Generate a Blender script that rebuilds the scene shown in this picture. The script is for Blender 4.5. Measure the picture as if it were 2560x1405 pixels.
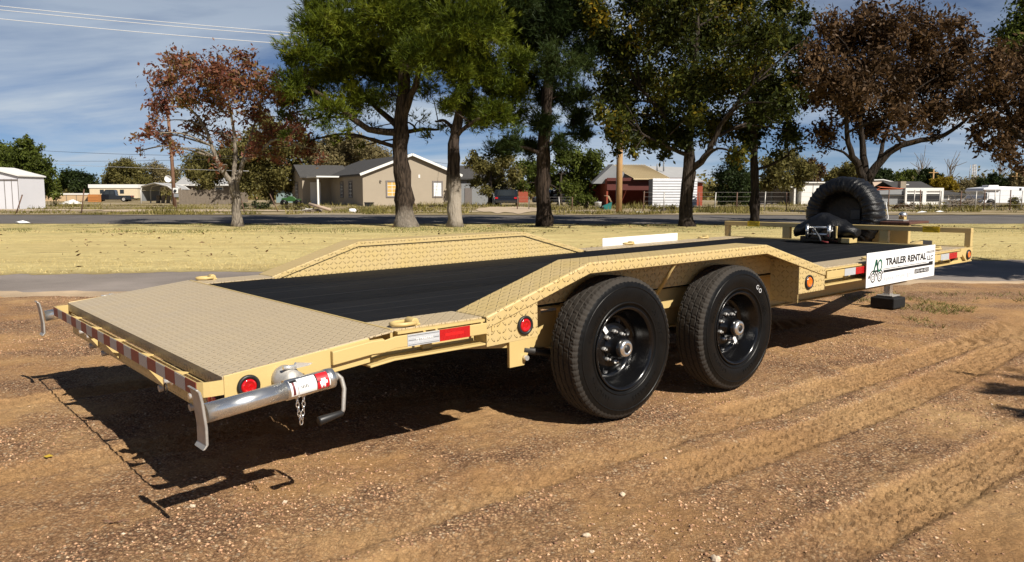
import bpy, math, random
import numpy as np
from mathutils import Vector, Matrix
for o in list(bpy.data.objects): bpy.data.objects.remove(o)
S = bpy.context.scene
R = math.radians
rng = np.random.default_rng(7)
random.seed(7)

# ------------------------------------------------------------------ camera
F, CH, CP = 1986.2, 1.198, 0.1073          # focal (px at 2560), eye height, pitch down
cd = bpy.data.cameras.new('camera'); cam = bpy.data.objects.new('camera', cd)
S.collection.objects.link(cam); S.camera = cam
cd.sensor_width = 36; cd.lens = F / 2560 * 36; cd.clip_end = 3000; cd.clip_start = 0.05
cam.location = (0, 0, CH); cam.rotation_euler = (math.pi / 2 - CP, 0, 0)
# ------------------------------------------------------------------ light
TA = 0.6957
_l = Vector((0.015, -0.75, 0.665)).normalized()
SUN = Vector((math.cos(TA) * _l.x - math.sin(TA) * _l.y, math.sin(TA) * _l.x + math.cos(TA) * _l.y, _l.z))
elev = math.asin(SUN.z); azim = math.atan2(SUN.x, SUN.y)
ld = bpy.data.lights.new('sun', 'SUN'); lo = bpy.data.objects.new('sun', ld); S.collection.objects.link(lo)
ld.energy = 5.0; ld.angle = R(0.5); ld.color = (1.0, 0.93, 0.82)
lo.rotation_euler = SUN.to_track_quat('Z', 'Y').to_euler(); lo.location = (8, -8, 12)
w = bpy.data.worlds.new('World'); S.world = w; w.use_nodes = True
nt = w.node_tree; N = nt.nodes; L = nt.links
for n in list(N): N.remove(n)
out = N.new('ShaderNodeOutputWorld'); bg = N.new('ShaderNodeBackground'); bg.inputs[1].default_value = 0.05
sky = N.new('ShaderNodeTexSky'); sky.sky_type = 'NISHITA'; sky.sun_disc = False
sky.sun_elevation = elev; sky.sun_rotation = azim; sky.altitude = 1100; sky.air_density = 0.5; sky.dust_density = 0.3; sky.ozone_density = 3.0
tc = N.new('ShaderNodeTexCoord'); sep = N.new('ShaderNodeSeparateXYZ'); L.new(tc.outputs['Generated'], sep.inputs[0])
# clouds live on a high flat sheet: divide the direction by its height
addz = N.new('ShaderNodeMath'); addz.operation = 'ADD'; addz.inputs[1].default_value = 0.16; L.new(sep.outputs[2], addz.inputs[0])
mx = N.new('ShaderNodeMath'); mx.operation = 'MAXIMUM'; mx.inputs[1].default_value = 0.05; L.new(addz.outputs[0], mx.inputs[0])
dx = N.new('ShaderNodeMath'); dx.operation = 'DIVIDE'; L.new(sep.outputs[0], dx.inputs[0]); L.new(mx.outputs[0], dx.inputs[1])
dy = N.new('ShaderNodeMath'); dy.operation = 'DIVIDE'; L.new(sep.outputs[1], dy.inputs[0]); L.new(mx.outputs[0], dy.inputs[1])
cmb = N.new('ShaderNodeCombineXYZ'); L.new(dx.outputs[0], cmb.inputs[0]); L.new(dy.outputs[0], cmb.inputs[1])
n1 = N.new('ShaderNodeTexNoise'); n1.inputs['Scale'].default_value = 1.1; n1.inputs['Detail'].default_value = 9; n1.inputs['Roughness'].default_value = 0.55; n1.inputs['Distortion'].default_value = 0.4
mp = N.new('ShaderNodeMapping'); mp.inputs['Location'].default_value = (3.1, 1.7, 0); mp.inputs['Scale'].default_value = (0.55, 1.0, 1)
L.new(cmb.outputs[0], mp.inputs[0]); L.new(mp.outputs[0], n1.inputs['Vector'])
cr = N.new('ShaderNodeValToRGB'); cr.color_ramp.elements[0].position = 0.41; cr.color_ramp.elements[1].position = 0.60
L.new(n1.outputs[0], cr.inputs[0])
thin = N.new('ShaderNodeMapRange'); thin.inputs['From Min'].default_value = .10; thin.inputs['From Max'].default_value = .42; thin.inputs['To Min'].default_value = .95; thin.inputs['To Max'].default_value = .12; L.new(sep.outputs[2], thin.inputs['Value'])   # cloud thins out towards the deep blue overhead
cm = N.new('ShaderNodeMath'); cm.operation = 'MULTIPLY'; L.new(cr.outputs[0], cm.inputs[0]); L.new(thin.outputs[0], cm.inputs[1])
mix = N.new('ShaderNodeMix'); mix.data_type = 'RGBA'
L.new(cm.outputs[0], mix.inputs[0]); L.new(sky.outputs[0], mix.inputs[6]); mix.inputs[7].default_value = (7.2, 8.3, 9.6, 1)
L.new(mix.outputs[2], bg.inputs[0]); L.new(bg.outputs[0], out.inputs[0])
S.view_settings.view_transform = 'Standard'; S.view_settings.look = 'None'
S.view_settings.exposure = 0.5; S.view_settings.gamma = 1.0
S.render.engine = 'CYCLES'; S.cycles.max_bounces = 6; S.cycles.diffuse_bounces = 2; S.cycles.transparent_max_bounces = 8

# ------------------------------------------------------------------ helpers
def at(u, v, D):
    """world point on the plane Y = D that the photograph shows at pixel (u, v) of 2560x1405"""
    x = (u - 1280) / F; y = -(v - 702.5) / F; c, s = math.cos(CP), math.sin(CP)
    d = (x, c + y * s, -s + y * c); t = D / d[1]
    return Vector((d[0] * t, D, CH + d[2] * t))
def ppm(D): return F / D
ZP = [(-1e4, 0), (33, 0), (65, .30), (1e4, .30)]
def zg(D): return float(np.interp(D, [p[0] for p in ZP], [p[1] for p in ZP]))
def gp(u, D):
    p = at(u, 520, D); return Vector((p.x, D, zg(D)))

def vnoise(x, y, seed, scale):
    r = np.random.default_rng(seed); G = r.random((256, 256))
    X = np.asarray(x) * scale; Y = np.asarray(y) * scale
    xi = np.floor(X).astype(int); yi = np.floor(Y).astype(int); fx = X - xi; fy = Y - yi
    fx = fx * fx * (3 - 2 * fx); fy = fy * fy * (3 - 2 * fy)
    a = G[xi % 256, yi % 256]; b = G[(xi + 1) % 256, yi % 256]; c = G[xi % 256, (yi + 1) % 256]; d = G[(xi + 1) % 256, (yi + 1) % 256]
    return (a * (1 - fx) + b * fx) * (1 - fy) + (c * (1 - fx) + d * fx) * fy - 0.5

def tag(o, label=None, cat=None, group=None, kind=None):
    if label: o['label'] = label
    if cat: o['category'] = cat
    if group: o['group'] = group
    if kind: o['kind'] = kind
    return o
def thing(name, label, cat, loc=(0, 0, 0), rz=0, group=None):
    o = bpy.data.objects.new(name, None); S.collection.objects.link(o); o.empty_display_size = .1
    o.location = loc; o.rotation_euler = (0, 0, rz)
    return tag(o, label, cat, group)

class MB:
    def __init__(s): s.v = []; s.f = []; s.sm = []
    def add(s, vs, fs, sm=False):
        n = len(s.v); s.v += [tuple(p) for p in vs]; s.f += [tuple(i + n for i in f) for f in fs]; s.sm += [sm] * len(fs); return s
    def box(s, x0, x1, y0, y1, z0, z1):
        vs = [(x, y, z) for x in (x0, x1) for y in (y0, y1) for z in (z0, z1)]
        return s.add(vs, [(0, 1, 3, 2), (4, 6, 7, 5), (0, 4, 5, 1), (2, 3, 7, 6), (0, 2, 6, 4), (1, 5, 7, 3)])
    def bar(s, p0, p1, w_, h_, up=(0, 0, 1)):
        p0 = Vector(p0); p1 = Vector(p1); d = (p1 - p0).normalized(); u = Vector(up)
        if abs(d.dot(u)) > .98: u = Vector((1, 0, 0))
        r = d.cross(u).normalized() * w_ / 2; u = r.cross(d).normalized() * h_ / 2
        vs = [p + a * r + b * u for p in (p0, p1) for a, b in ((-1, -1), (1, -1), (1, 1), (-1, 1))]
        return s.add(vs, [(3, 2, 1, 0), (4, 5, 6, 7), (0, 1, 5, 4), (1, 2, 6, 5), (2, 3, 7, 6), (3, 0, 4, 7)])
    def tube(s, path, rad, n=8, sm=True, cap=True):
        P = [Vector(p) for p in path]; rad = rad if hasattr(rad, '__len__') else [rad] * len(P)
        rings = []; prev = None
        for i, p in enumerate(P):
            d = (P[min(i + 1, len(P) - 1)] - P[max(i - 1, 0)])
            d = d.normalized() if d.length > 1e-9 else Vector((0, 0, 1))
            if prev is None:
                a = Vector((0, 0, 1)) if abs(d.z) < .9 else Vector((1, 0, 0)); u = d.cross(a).normalized()
            else:
                u = (prev - d * prev.dot(d)); u = u.normalized() if u.length > 1e-6 else d.orthogonal().normalized()
            prev = u; v = d.cross(u)
            rings.append([p + (u * math.cos(2 * math.pi * k / n) + v * math.sin(2 * math.pi * k / n)) * rad[i] for k in range(n)])
        vs = [q for r_ in rings for q in r_]; fs = []
        for i in range(len(P) - 1):
            for k in range(n):
                a = i * n + k; b = i * n + (k + 1) % n; fs.append((a, b, b + n, a + n))
        s.add(vs, fs, sm)
        if cap:
            m = len(s.v) - len(vs); s.f += [tuple(m + k for k in range(n))[::-1], tuple(m + len(vs) - n + k for k in range(n))]; s.sm += [False, False]
        return s
    def lathe(s, prof, c, axis='y', n=32, sm=True, mod=None, close=False):
        vs = []; fs = []; m = len(prof)
        for k in range(n):
            a = 2 * math.pi * k / n
            for j, (r_, h) in enumerate(prof):
                rr = r_ * (mod(j, k) if mod else 1)
                p = (rr * math.cos(a), h, rr * math.sin(a)) if axis == 'y' else ((h, rr * math.cos(a), rr * math.sin(a)) if axis == 'x' else (rr * math.cos(a), rr * math.sin(a), h))
                vs.append((p[0] + c[0], p[1] + c[1], p[2] + c[2]))
        for k in range(n):
            for j in range(m - 1 + (1 if close else 0)):
                a = k * m + j; b = ((k + 1) % n) * m + j; a2 = k * m + (j + 1) % m; b2 = ((k + 1) % n) * m + (j + 1) % m
                fs.append((a, a2, b2, b))
        return s.add(vs, fs, sm)
    def prism(s, poly, axis, a0, a1):
        n = len(poly)
        f = {'y': lambda p, a: (p[0], a, p[1]), 'x': lambda p, a: (a, p[0], p[1]), 'z': lambda p, a: (p[0], p[1], a)}[axis]
        vs = [f(p, a0) for p in poly] + [f(p, a1) for p in poly]
        fs = [tuple(range(n))[::-1], tuple(range(n, 2 * n))] + [(i, (i + 1) % n, n + (i + 1) % n, n + i) for i in range(n)]
        return s.add(vs, fs)
    def sweep(s, sec, prof):
        """closed section [(y,dz)] carried along a profile [(x,z)]"""
        n = len(sec); vs = [(x, y, z + dz) for x, z in prof for y, dz in sec]; fs = []
        for i in range(len(prof) - 1):
            for k in range(n):
                a = i * n + k; b = i * n + (k + 1) % n; fs.append((a, b, b + n, a + n))
        m = len(vs); fs += [tuple(range(n))[::-1], tuple(range(m - n, m))]
        return s.add(vs, fs)
    def build(s, name, mt, parent=None, bevel=0, fix=True):
        me = bpy.data.meshes.new(name); me.from_pydata(s.v, [], s.f)
        me.polygons.foreach_set('use_smooth', s.sm); me.update()
        if fix and len(s.f) < 60000:
            import bmesh
            b = bmesh.new(); b.from_mesh(me); bmesh.ops.recalc_face_normals(b, faces=b.faces); b.to_mesh(me); b.free()
        co = np.array(s.v).reshape(-1, 3); uv = me.uv_layers.new(name='UVMap')
        lv = np.zeros(len(me.loops), int); me.loops.foreach_get('vertex_index', lv)
        nr = np.zeros(len(me.polygons) * 3); me.polygons.foreach_get('normal', nr); nr = np.abs(nr.reshape(-1, 3))
        cnt = np.zeros(len(me.polygons), int); me.polygons.foreach_get('loop_total', cnt)
        ax = np.repeat(np.argmax(nr * np.array([1, 1, 1.0]), axis=1), cnt)
        p = co[lv]; a = np.where(ax == 0, p[:, 1], p[:, 0]); c = np.where(ax == 2, p[:, 1], p[:, 2])
        uv.data.foreach_set('uv', np.stack([a, c], 1).ravel())
        if isinstance(mt, (list, tuple)):
            for m_ in mt: me.materials.append(m_)
        else: me.materials.append(mt)
        o = bpy.data.objects.new(name, me); S.collection.objects.link(o)
        if parent: o.parent = parent
        if bevel:
            md = o.modifiers.new('bevel', 'BEVEL'); md.width = bevel; md.segments = 2; md.limit_method = 'ANGLE'; md.angle_limit = R(40); md.harden_normals = False
        return o

def raw_mesh(name, co, nv, mt, parent=None, smooth=False):
    """co: (nfaces*nv, 3) loose polygons of nv corners"""
    me = bpy.data.meshes.new(name); n = len(co); nf = n // nv
    me.vertices.add(n); me.vertices.foreach_set('co', np.ascontiguousarray(co, dtype=np.float32).ravel())
    me.loops.add(n); me.loops.foreach_set('vertex_index', np.arange(n, dtype=np.int32))
    me.polygons.add(nf); me.polygons.foreach_set('loop_start', np.arange(nf, dtype=np.int32) * nv)
    me.update(calc_edges=True); me.materials.append(mt)
    o = bpy.data.objects.new(name, me); S.collection.objects.link(o)
    if parent: o.parent = parent
    return o

# ------------------------------------------------------------------ materials
MATS = {}
class G:
    """small node-graph helper"""
    def __init__(s, name):
        s.m = bpy.data.materials.new(name); s.m.use_nodes = True; s.n = s.m.node_tree.nodes; s.l = s.m.node_tree.links
        s.b = s.n['Principled BSDF']; s.o = s.n['Material Output']; s.tc = None
    def add(s, t, **kw):
        x = s.n.new(t)
        for k, v in kw.items(): setattr(x, k, v)
        return x
    def co(s, kind='Object'):
        if not s.tc: s.tc = s.add('ShaderNodeTexCoord')
        return s.tc.outputs[kind]
    def math(s, op, a, b=None, c=None, clamp=False):
        x = s.add('ShaderNodeMath', operation=op, use_clamp=clamp)
        for i, q in enumerate((a, b, c)):
            if q is None: continue
            if isinstance(q, (int, float)): x.inputs[i].default_value = q
            else: s.l.new(q, x.inputs[i])
        return x.outputs[0]
    def noise(s, scale, detail=4, rough=.6, vec=None, dist=0):
        x = s.add('ShaderNodeTexNoise'); x.inputs['Scale'].default_value = scale; x.inputs['Detail'].default_value = detail
        x.inputs['Roughness'].default_value = rough; x.inputs['Distortion'].default_value = dist
        s.l.new(vec or s.co(), x.inputs['Vector']); return x.outputs[0]
    def voro(s, scale, vec=None, feature='F1', out=0, rand=1):
        x = s.add('ShaderNodeTexVoronoi', feature=feature); x.inputs['Scale'].default_value = scale; x.inputs['Randomness'].default_value = rand
        s.l.new(vec or s.co(), x.inputs['Vector']); return x.outputs[out]
    def ramp(s, fac, stops, interp='LINEAR'):
        x = s.add('ShaderNodeValToRGB'); e = x.color_ramp; e.interpolation = interp
        while len(e.elements) < len(stops): e.elements.new(.5)
        for el, (p, c) in zip(e.elements, stops):
            el.position = p; el.color = (c, c, c, 1) if isinstance(c, (int, float)) else (*c, 1)
        s.l.new(fac, x.inputs[0]); return x.outputs[0]
    def mix(s, fac, a, b, blend='MIX'):
        x = s.add('ShaderNodeMix', data_type='RGBA', blend_type=blend)
        if isinstance(fac, (int, float)): x.inputs[0].default_value = fac
        else: s.l.new(fac, x.inputs[0])
        for i, q in ((6, a), (7, b)):
            if isinstance(q, tuple): x.inputs[i].default_value = (*q, 1)
            else: s.l.new(q, x.inputs[i])
        return x.outputs[2]
    def mapping(s, vec, scale=(1, 1, 1), rot=(0, 0, 0), loc=(0, 0, 0)):
        x = s.add('ShaderNodeMapping'); x.inputs['Scale'].default_value = scale; x.inputs['Rotation'].default_value = rot; x.inputs['Location'].default_value = loc
        s.l.new(vec, x.inputs[0]); return x.outputs[0]
    def bump(s, h, dist=.01, strength=1, normal=None):
        x = s.add('ShaderNodeBump'); x.inputs['Distance'].default_value = dist; x.inputs['Strength'].default_value = strength
        s.l.new(h, x.inputs['Height'])
        if normal: s.l.new(normal, x.inputs['Normal'])
        return x.outputs[0]
    def fin(s, col=None, rough=.6, metal=0, spec=.5, normal=None, coat=0):
        if col is not None:
            if isinstance(col, tuple): s.b.inputs['Base Color'].default_value = (*col, 1)
            else: s.l.new(col, s.b.inputs['Base Color'])
        if isinstance(rough, (int, float)): s.b.inputs['Roughness'].default_value = rough
        else: s.l.new(rough, s.b.inputs['Roughness'])
        s.b.inputs['Metallic'].default_value = metal; s.b.inputs['Specular IOR Level'].default_value = spec
        if coat: s.b.inputs['Coat Weight'].default_value = coat; s.b.inputs['Coat Roughness'].default_value = .08
        if normal: s.l.new(normal, s.b.inputs['Normal'])
        return s.m
def sc(c, k): return tuple(min(1, x * k) for x in c)
def plain(name, col, rough=.6, metal=0, spec=.5, var=.18, scale=6, bump=0, bscale=60, coat=0):
    if name in MATS: return MATS[name]
    g = G(name); n = g.noise(scale, 5)
    c = g.mix(n, sc(col, 1 - var), sc(col, 1 + var))
    nb = g.bump(g.noise(bscale, 3), bump) if bump else None
    r_ = g.ramp(g.noise(scale * 2.3, 4), [(.3, max(.03, rough - .08)), (.7, min(1, rough + .08))])
    MATS[name] = g.fin(c, r_, metal, spec, nb, coat); return MATS[name]

TAN = (0.555, 0.415, 0.175)
def tan_paint():
    g = G('tan_paint'); n = g.noise(3, 6); c = g.mix(n, sc(TAN, .93), sc(TAN, 1.05))
    d = g.ramp(g.noise(22, 6, .7), [(.62, 0), (.75, 1)]); c = g.mix(g.math('MULTIPLY', d, .25), c, (.36, .27, .17))
    return g.fin(c, g.ramp(g.noise(9), [(.3, .36), (.7, .5)]), 0, .45, g.bump(g.noise(160, 2), .0006))
def tread_plate():
    g = G('tan_tread_plate'); uv = g.co('UV'); m = g.mapping(uv, (1 / .034, 1 / .034, 1)); sp = g.add('ShaderNodeSeparateXYZ'); g.l.new(m, sp.inputs[0])
    u, v = sp.outputs[0], sp.outputs[1]
    par = g.math('MODULO', g.math('ABSOLUTE', g.math('ADD', g.math('FLOOR', u), g.math('FLOOR', v))), 2)
    px = g.math('SUBTRACT', g.math('FRACT', u), .5); py = g.math('SUBTRACT', g.math('FRACT', v), .5)
    sgn = g.math('SUBTRACT', g.math('MULTIPLY', par, 2), 1)
    a = g.math('MULTIPLY', g.math('ADD', px, g.math('MULTIPLY', py, sgn)), .7071)
    b = g.math('MULTIPLY', g.math('SUBTRACT', px, g.math('MULTIPLY', py, sgn)), .7071)
    a2 = g.math('POWER', g.math('DIVIDE', g.math('ABSOLUTE', a), .44), 2); b2 = g.math('POWER', g.math('DIVIDE', g.math('ABSOLUTE', b), .15), 2)
    d = g.math('ADD', a2, b2); h = g.ramp(d, [(.35, 1.), (1., 0.)])
    n = g.noise(2.2, 6); c = g.mix(n, sc(TAN, .9), sc(TAN, 1.04))
    dust = g.ramp(g.noise(7, 7, .7), [(.35, 0), (.72, 1)])
    c = g.mix(g.math('MULTIPLY', dust, .35), c, (.45, .36, .25))
    c = g.mix(g.math('MULTIPLY', h, .18), c, sc(TAN, 1.12))
    return g.fin(c, g.math('ADD', g.math('MULTIPLY', dust, .18), .36), 0, .5, g.bump(h, .008, 1))
def dusty_plate():
    """the walked-on tread plate: same paint, worn and dusted"""
    m = tread_plate().copy(); m.name = 'tan_tread_plate_dusty'
    for x in m.node_tree.nodes:
        if x.type == 'MIX' and tuple(round(q, 2) for q in x.inputs[7].default_value[:3]) == (.45, .36, .25):
            x.inputs[7].default_value = (.47, .385, .275, 1); x.inputs[0].default_value = .8
            for l_ in list(x.inputs[0].links): m.node_tree.links.remove(l_)
    return m
def plank_mat():
    g = G('black_stained_plank'); m = g.mapping(g.co(), (1.2, 26, 26)); gr = g.noise(3, 7, .7, m, .6)
    c = g.ramp(gr, [(.25, (.0025, .0027, .003)), (.6, (.007, .0075, .009)), (.85, (.017, .0175, .020))])
    dust = g.ramp(g.noise(1.7, 7, .7), [(.5, 0), (.75, 1)]); c = g.mix(g.math('MULTIPLY', dust, .05), c, (.10, .085, .07))
    oi = g.add('ShaderNodeObjectInfo'); c = g.mix(g.math('MULTIPLY', oi.outputs['Random'], .8), c, g.mix(.5, c, (.016, .017, .020)))
    return g.fin(c, .75, 0, .14, g.bump(gr, .0015))
def rubber():
    g = G('tyre_rubber'); n = g.noise(30, 5); c = g.mix(n, (.003, .003, .003), (.007, .0068, .0065))
    return g.fin(c, g.ramp(g.noise(14, 5), [(.35, .30), (.7, .5)]), 0, .20, g.bump(g.noise(140, 2), .0008))
def tread_rubber():
    g = G('tread_rubber'); n = g.noise(18, 5); c = g.mix(n, (.022, .020, .018), (.05, .042, .034))
    return g.fin(c, .8, 0, .25, g.bump(g.noise(200, 2), .001))
def dirt():
    g = G('red_gravel_dirt'); P = g.co()
    big = g.noise(.7, 7, .62, P, .5); med = g.noise(2.6, 7, .65, P)
    peb = g.voro(85, P); pebc = g.voro(85, P, out=1); pe2 = g.voro(42, P); pc2 = g.voro(42, P, out=1)
    base = g.ramp(big, [(.30, (.32, .172, .078)), (.48, (.47, .272, .118)), (.64, (.59, .378, .180))])
    base = g.mix(g.ramp(med, [(.35, 0), (.7, .55)]), base, (.51, .290, .130))
    tk = g.add('ShaderNodeAttribute'); tk.attribute_name = 'track'; tk = tk.outputs['Fac']
    base = g.mix(g.math('MULTIPLY', tk, .35), base, (.54, .325, .155))
    hs = g.add('ShaderNodeSeparateColor'); g.l.new(pebc, hs.inputs[0])
    stone = g.ramp(hs.outputs[0], [(.0, (.16, .088, .058)), (.35, (.39, .225, .135)), (.65, (.58, .345, .19)), (.9, (.66, .46, .28)), (1., (.75, .63, .46))])
    dens = g.ramp(g.noise(1.3, 6, .65, P), [(.40, .08), (.60, 1.)]); dens = g.math('MULTIPLY', dens, g.math('SUBTRACT', 1., g.math('MULTIPLY', tk, .8)))
    c = g.mix(g.math('MULTIPLY', dens, .85), base, stone)
    c = g.mix(g.math('MULTIPLY', g.ramp(peb, [(.30, 0), (.62, 1)]), g.math('ADD', g.math('MULTIPLY', dens, .65), .12)), c, (.10, .052, .028))
    h = g.math('MULTIPLY', g.math('SUBTRACT', 1., peb), dens)
    h2 = g.math('ADD', g.math('MULTIPLY', h, .6), g.math('MULTIPLY', g.noise(240, 3, .7, P), .5))
    b1 = g.bump(h2, .016, 1); b2_ = g.bump(g.noise(22, 6, .7, P), .03, .8, b1)
    return g.fin(c, .93, 0, .15, b2_)
def asphalt(name, col, var=.25):
    g = G(name); n = g.noise(.8, 7, .6); c = g.mix(g.ramp(n, [(.3, 0), (.7, 1)]), sc(col, 1 - var), sc(col, 1 + var))
    sp = g.voro(120); c = g.mix(g.ramp(sp, [(.2, .35), (.6, 0)]), c, sc(col, 1.7))
    return g.fin(c, .9, 0, .2, g.bump(g.noise(130, 3), .006))
def lawn_mat():
    g = G('dry_lawn'); P = g.co(); m = g.mapping(P, (.55, 1.6, 1)); a = g.noise(1.1, 8, .68, m); b = g.noise(9, 6, .7, m); t = g.noise(.22, 4, .5, P)
    straw = g.ramp(b, [(.25, (.38, .30, .145)), (.5, (.66, .54, .245)), (.8, (.80, .68, .36))])
    sp = g.add('ShaderNodeSeparateXYZ'); g.l.new(P, sp.inputs[0])
    near_tree = g.math('MULTIPLY', g.ramp(g.math('DIVIDE', sp.outputs[1], 40), [(.56, 0), (.70, 1)]), 1)
    gm = g.math('MULTIPLY', g.ramp(a, [(.40, 0), (.62, 1)]), g.math('ADD', g.math('MULTIPLY', near_tree, .8), .12))
    c = g.mix(gm, straw, g.ramp(b, [(.3, (.06, .075, .02)), (.7, (.17, .185, .06))]))
    dirty = g.ramp(g.noise(1.6, 7, .7, m), [(.55, 0), (.70, .7)]); c = g.mix(dirty, c, (.23, .165, .075))
    c = g.mix(g.ramp(g.noise(.5, 6, .6, g.mapping(P, (.3, 1.4, 1))), [(.42, 0), (.66, .5)]), c, (.46, .34, .15))
    edge_ = g.ramp(g.math('ADD', g.math('DIVIDE', g.math('SUBTRACT', sp.outputs[1], g.math('MULTIPLY', sp.outputs[0], .16)), 40), g.math('MULTIPLY', g.noise(3, 6, .7, P), .03)), [(.338, .75), (.36, 0)]); c = g.mix(edge_, c, (.21, .16, .075))
    return g.fin(c, .95, 0, .1, g.bump(g.noise(28, 6, .75, m), .05, .8))
def lot_mat():
    g = G('weedy_lot_soil'); P = g.co(); m = g.mapping(P, (.35, 1.2, 1)); a = g.noise(.35, 8, .62, m); b = g.noise(4, 6, .7, m)
    c = g.ramp(a, [(.30, (.11, .10, .04)), (.45, (.22, .17, .085)), (.56, (.38, .30, .20)), (.66, (.46, .40, .31))])
    c = g.mix(g.ramp(b, [(.45, 0), (.7, .7)]), c, (.13, .11, .045))
    return g.fin(c, .95, 0, .1, g.bump(b, .1, .7))
def leaf(name, stops, trans=.25, nscale=.9, rnd=.55):
    g = G(name); ge = g.add('ShaderNodeNewGeometry'); n = g.noise(nscale, 4)
    f = g.math('ADD', g.math('MULTIPLY', ge.outputs['Random Per Island'], rnd), g.math('MULTIPLY', g.ramp(n, [(.28, 0), (.72, 1)]), 1 - rnd))
    c = g.ramp(f, stops)
    d = g.add('ShaderNodeBsdfDiffuse'); t = g.add('ShaderNodeBsdfTranslucent'); gl = g.add('ShaderNodeBsdfGlossy'); gl.inputs['Roughness'].default_value = .45
    g.l.new(c, d.inputs[0]); g.l.new(c, t.inputs[0])
    m = g.add('ShaderNodeMixShader'); m.inputs[0].default_value = trans; g.l.new(d.outputs[0], m.inputs[1]); g.l.new(t.outputs[0], m.inputs[2])
    m2 = g.add('ShaderNodeMixShader'); m2.inputs[0].default_value = .008; g.l.new(m.outputs[0], m2.inputs[1]); g.l.new(gl.outputs[0], m2.inputs[2])
    g.l.new(m2.outputs[0], g.o.inputs[0]); return g.m
def bark(name, dark, light, vert=5.0, pale_low=None):
    g = G(name); P = g.co(); m = g.mapping(P, (vert * 2.2, vert * 2.2, vert * .35)); n = g.noise(1.6, 7, .7, m, .8); v = g.voro(1.9, m)
    c = g.ramp(n, [(.3, dark), (.7, light)]); c = g.mix(g.ramp(v, [(.45, 0), (.8, .8)]), c, sc(dark, .5))
    if pale_low:
        sp = g.add('ShaderNodeSeparateXYZ'); g.l.new(P, sp.inputs[0])
        k = g.math('ADD', g.math('DIVIDE', sp.outputs[2], 4.0), g.math('MULTIPLY', g.noise(2.5, 5, .7, P), .35))
        c = g.mix(g.ramp(k, [(.18 + pale_low, .75), (.42 + pale_low, 0)]), c, (.40, .35, .29))
    h = g.math('SUBTRACT', n, g.math('MULTIPLY', v, .5))
    return g.fin(c, .92, 0, .15, g.bump(h, .05, 1))
M = dict(
    tan=tan_paint(), plate=tread_plate(), dusty=dusty_plate(), plank=plank_mat(), rubber=rubber(), tread=tread_rubber(), dirt=dirt(), lawn=lawn_mat(), lot=lot_mat(),
    road=asphalt('street_asphalt', (.115, .105, .098)), drive=asphalt('driveway_asphalt', (.22, .19, .17)),
    zinc=plain('zinc_steel', (.80, .80, .78), .27, .92, .5, .06, 5), galv=plain('galvanised_foot', (.42, .40, .37), .55, .6, .4, .3, 14, .001),
    chrome=plain('bright_nut', (.80, .79, .76), .25, .65, .5, .05), black=plain('black_paint', (.004, .004, .0045), .2, 0, .45, .1, 3),
    bplastic=plain('black_plastic', (.014, .014, .015), .45, 0, .45, .25), steel_dark=plain('dark_steel', (.03, .028, .026), .55, .3),
    white=plain('white_vinyl', (.82, .82, .82), .45, 0, .4, .02), whitepaint=plain('white_paint', (.74, .73, .70), .6, 0, .35, .08, 2, .002, 30),
    ink=plain('black_print', (.012, .012, .014), .5, 0, .3, .05), green=plain('green_print', (.015, .12, .075), .5, 0, .3, .4, 9), grey=plain('pale_grey_print', (.62, .63, .65), .5, 0, .3, .03),
    redrefl=plain('red_reflector', (.42, .008, .010), .3, 0, .6, .2, 30), whrefl=plain('white_reflector', (.52, .55, .58), .35, .2, .6, .08, 40),
    redlens=plain('red_lens', (.48, .004, .008), .12, 0, .6, .25, 60, 0, 60, .8), amber=plain('amber_lens', (.80, .17, .008), .12, 0, .6, .25, 60, 0, 60, .8),
    yellow=plain('yellow_sticker', (.85, .58, .01), .5, 0, .4, .05), fabric=None)
def redtape():
    g = G('red_tape'); c = g.mix(g.noise(40, 4), (.24, .045, .03), (.33, .07, .05)); return g.fin(c, .5, 0, .4)
M['redtape'] = redtape()
def whitetape():
    g = G('white_tape'); uv = g.co('UV'); m = g.mapping(uv, (1, 160, 1)); sp = g.add('ShaderNodeSeparateXYZ'); g.l.new(m, sp.inputs[0])
    h = g.math('FRACT', sp.outputs[1]); c = g.mix(g.ramp(h, [(.1, 0), (.25, 1)]), (.34, .33, .32), (.55, .53, .50)); return g.fin(c, .5, 0, .4)
M['whitetape'] = whitetape()
def fabric():
    g = G('black_cover_fabric'); n = g.noise(7, 6, .7, None, 1.2); w_ = g.noise(26, 5, .7, None, 1.5)
    c = g.mix(n, (.003, .0032, .004), (.008, .0085, .010))
    return g.fin(c, .38, 0, .42, g.bump(g.math('ADD', n, g.math('MULTIPLY', w_, .5)), .012, .8))
M['fabric'] = fabric()
def glass_mat(name, col=(.02, .025, .03)):
    return plain(name, col, .06, 0, .6, .1)
M['glass'] = glass_mat('window_glass')
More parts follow.
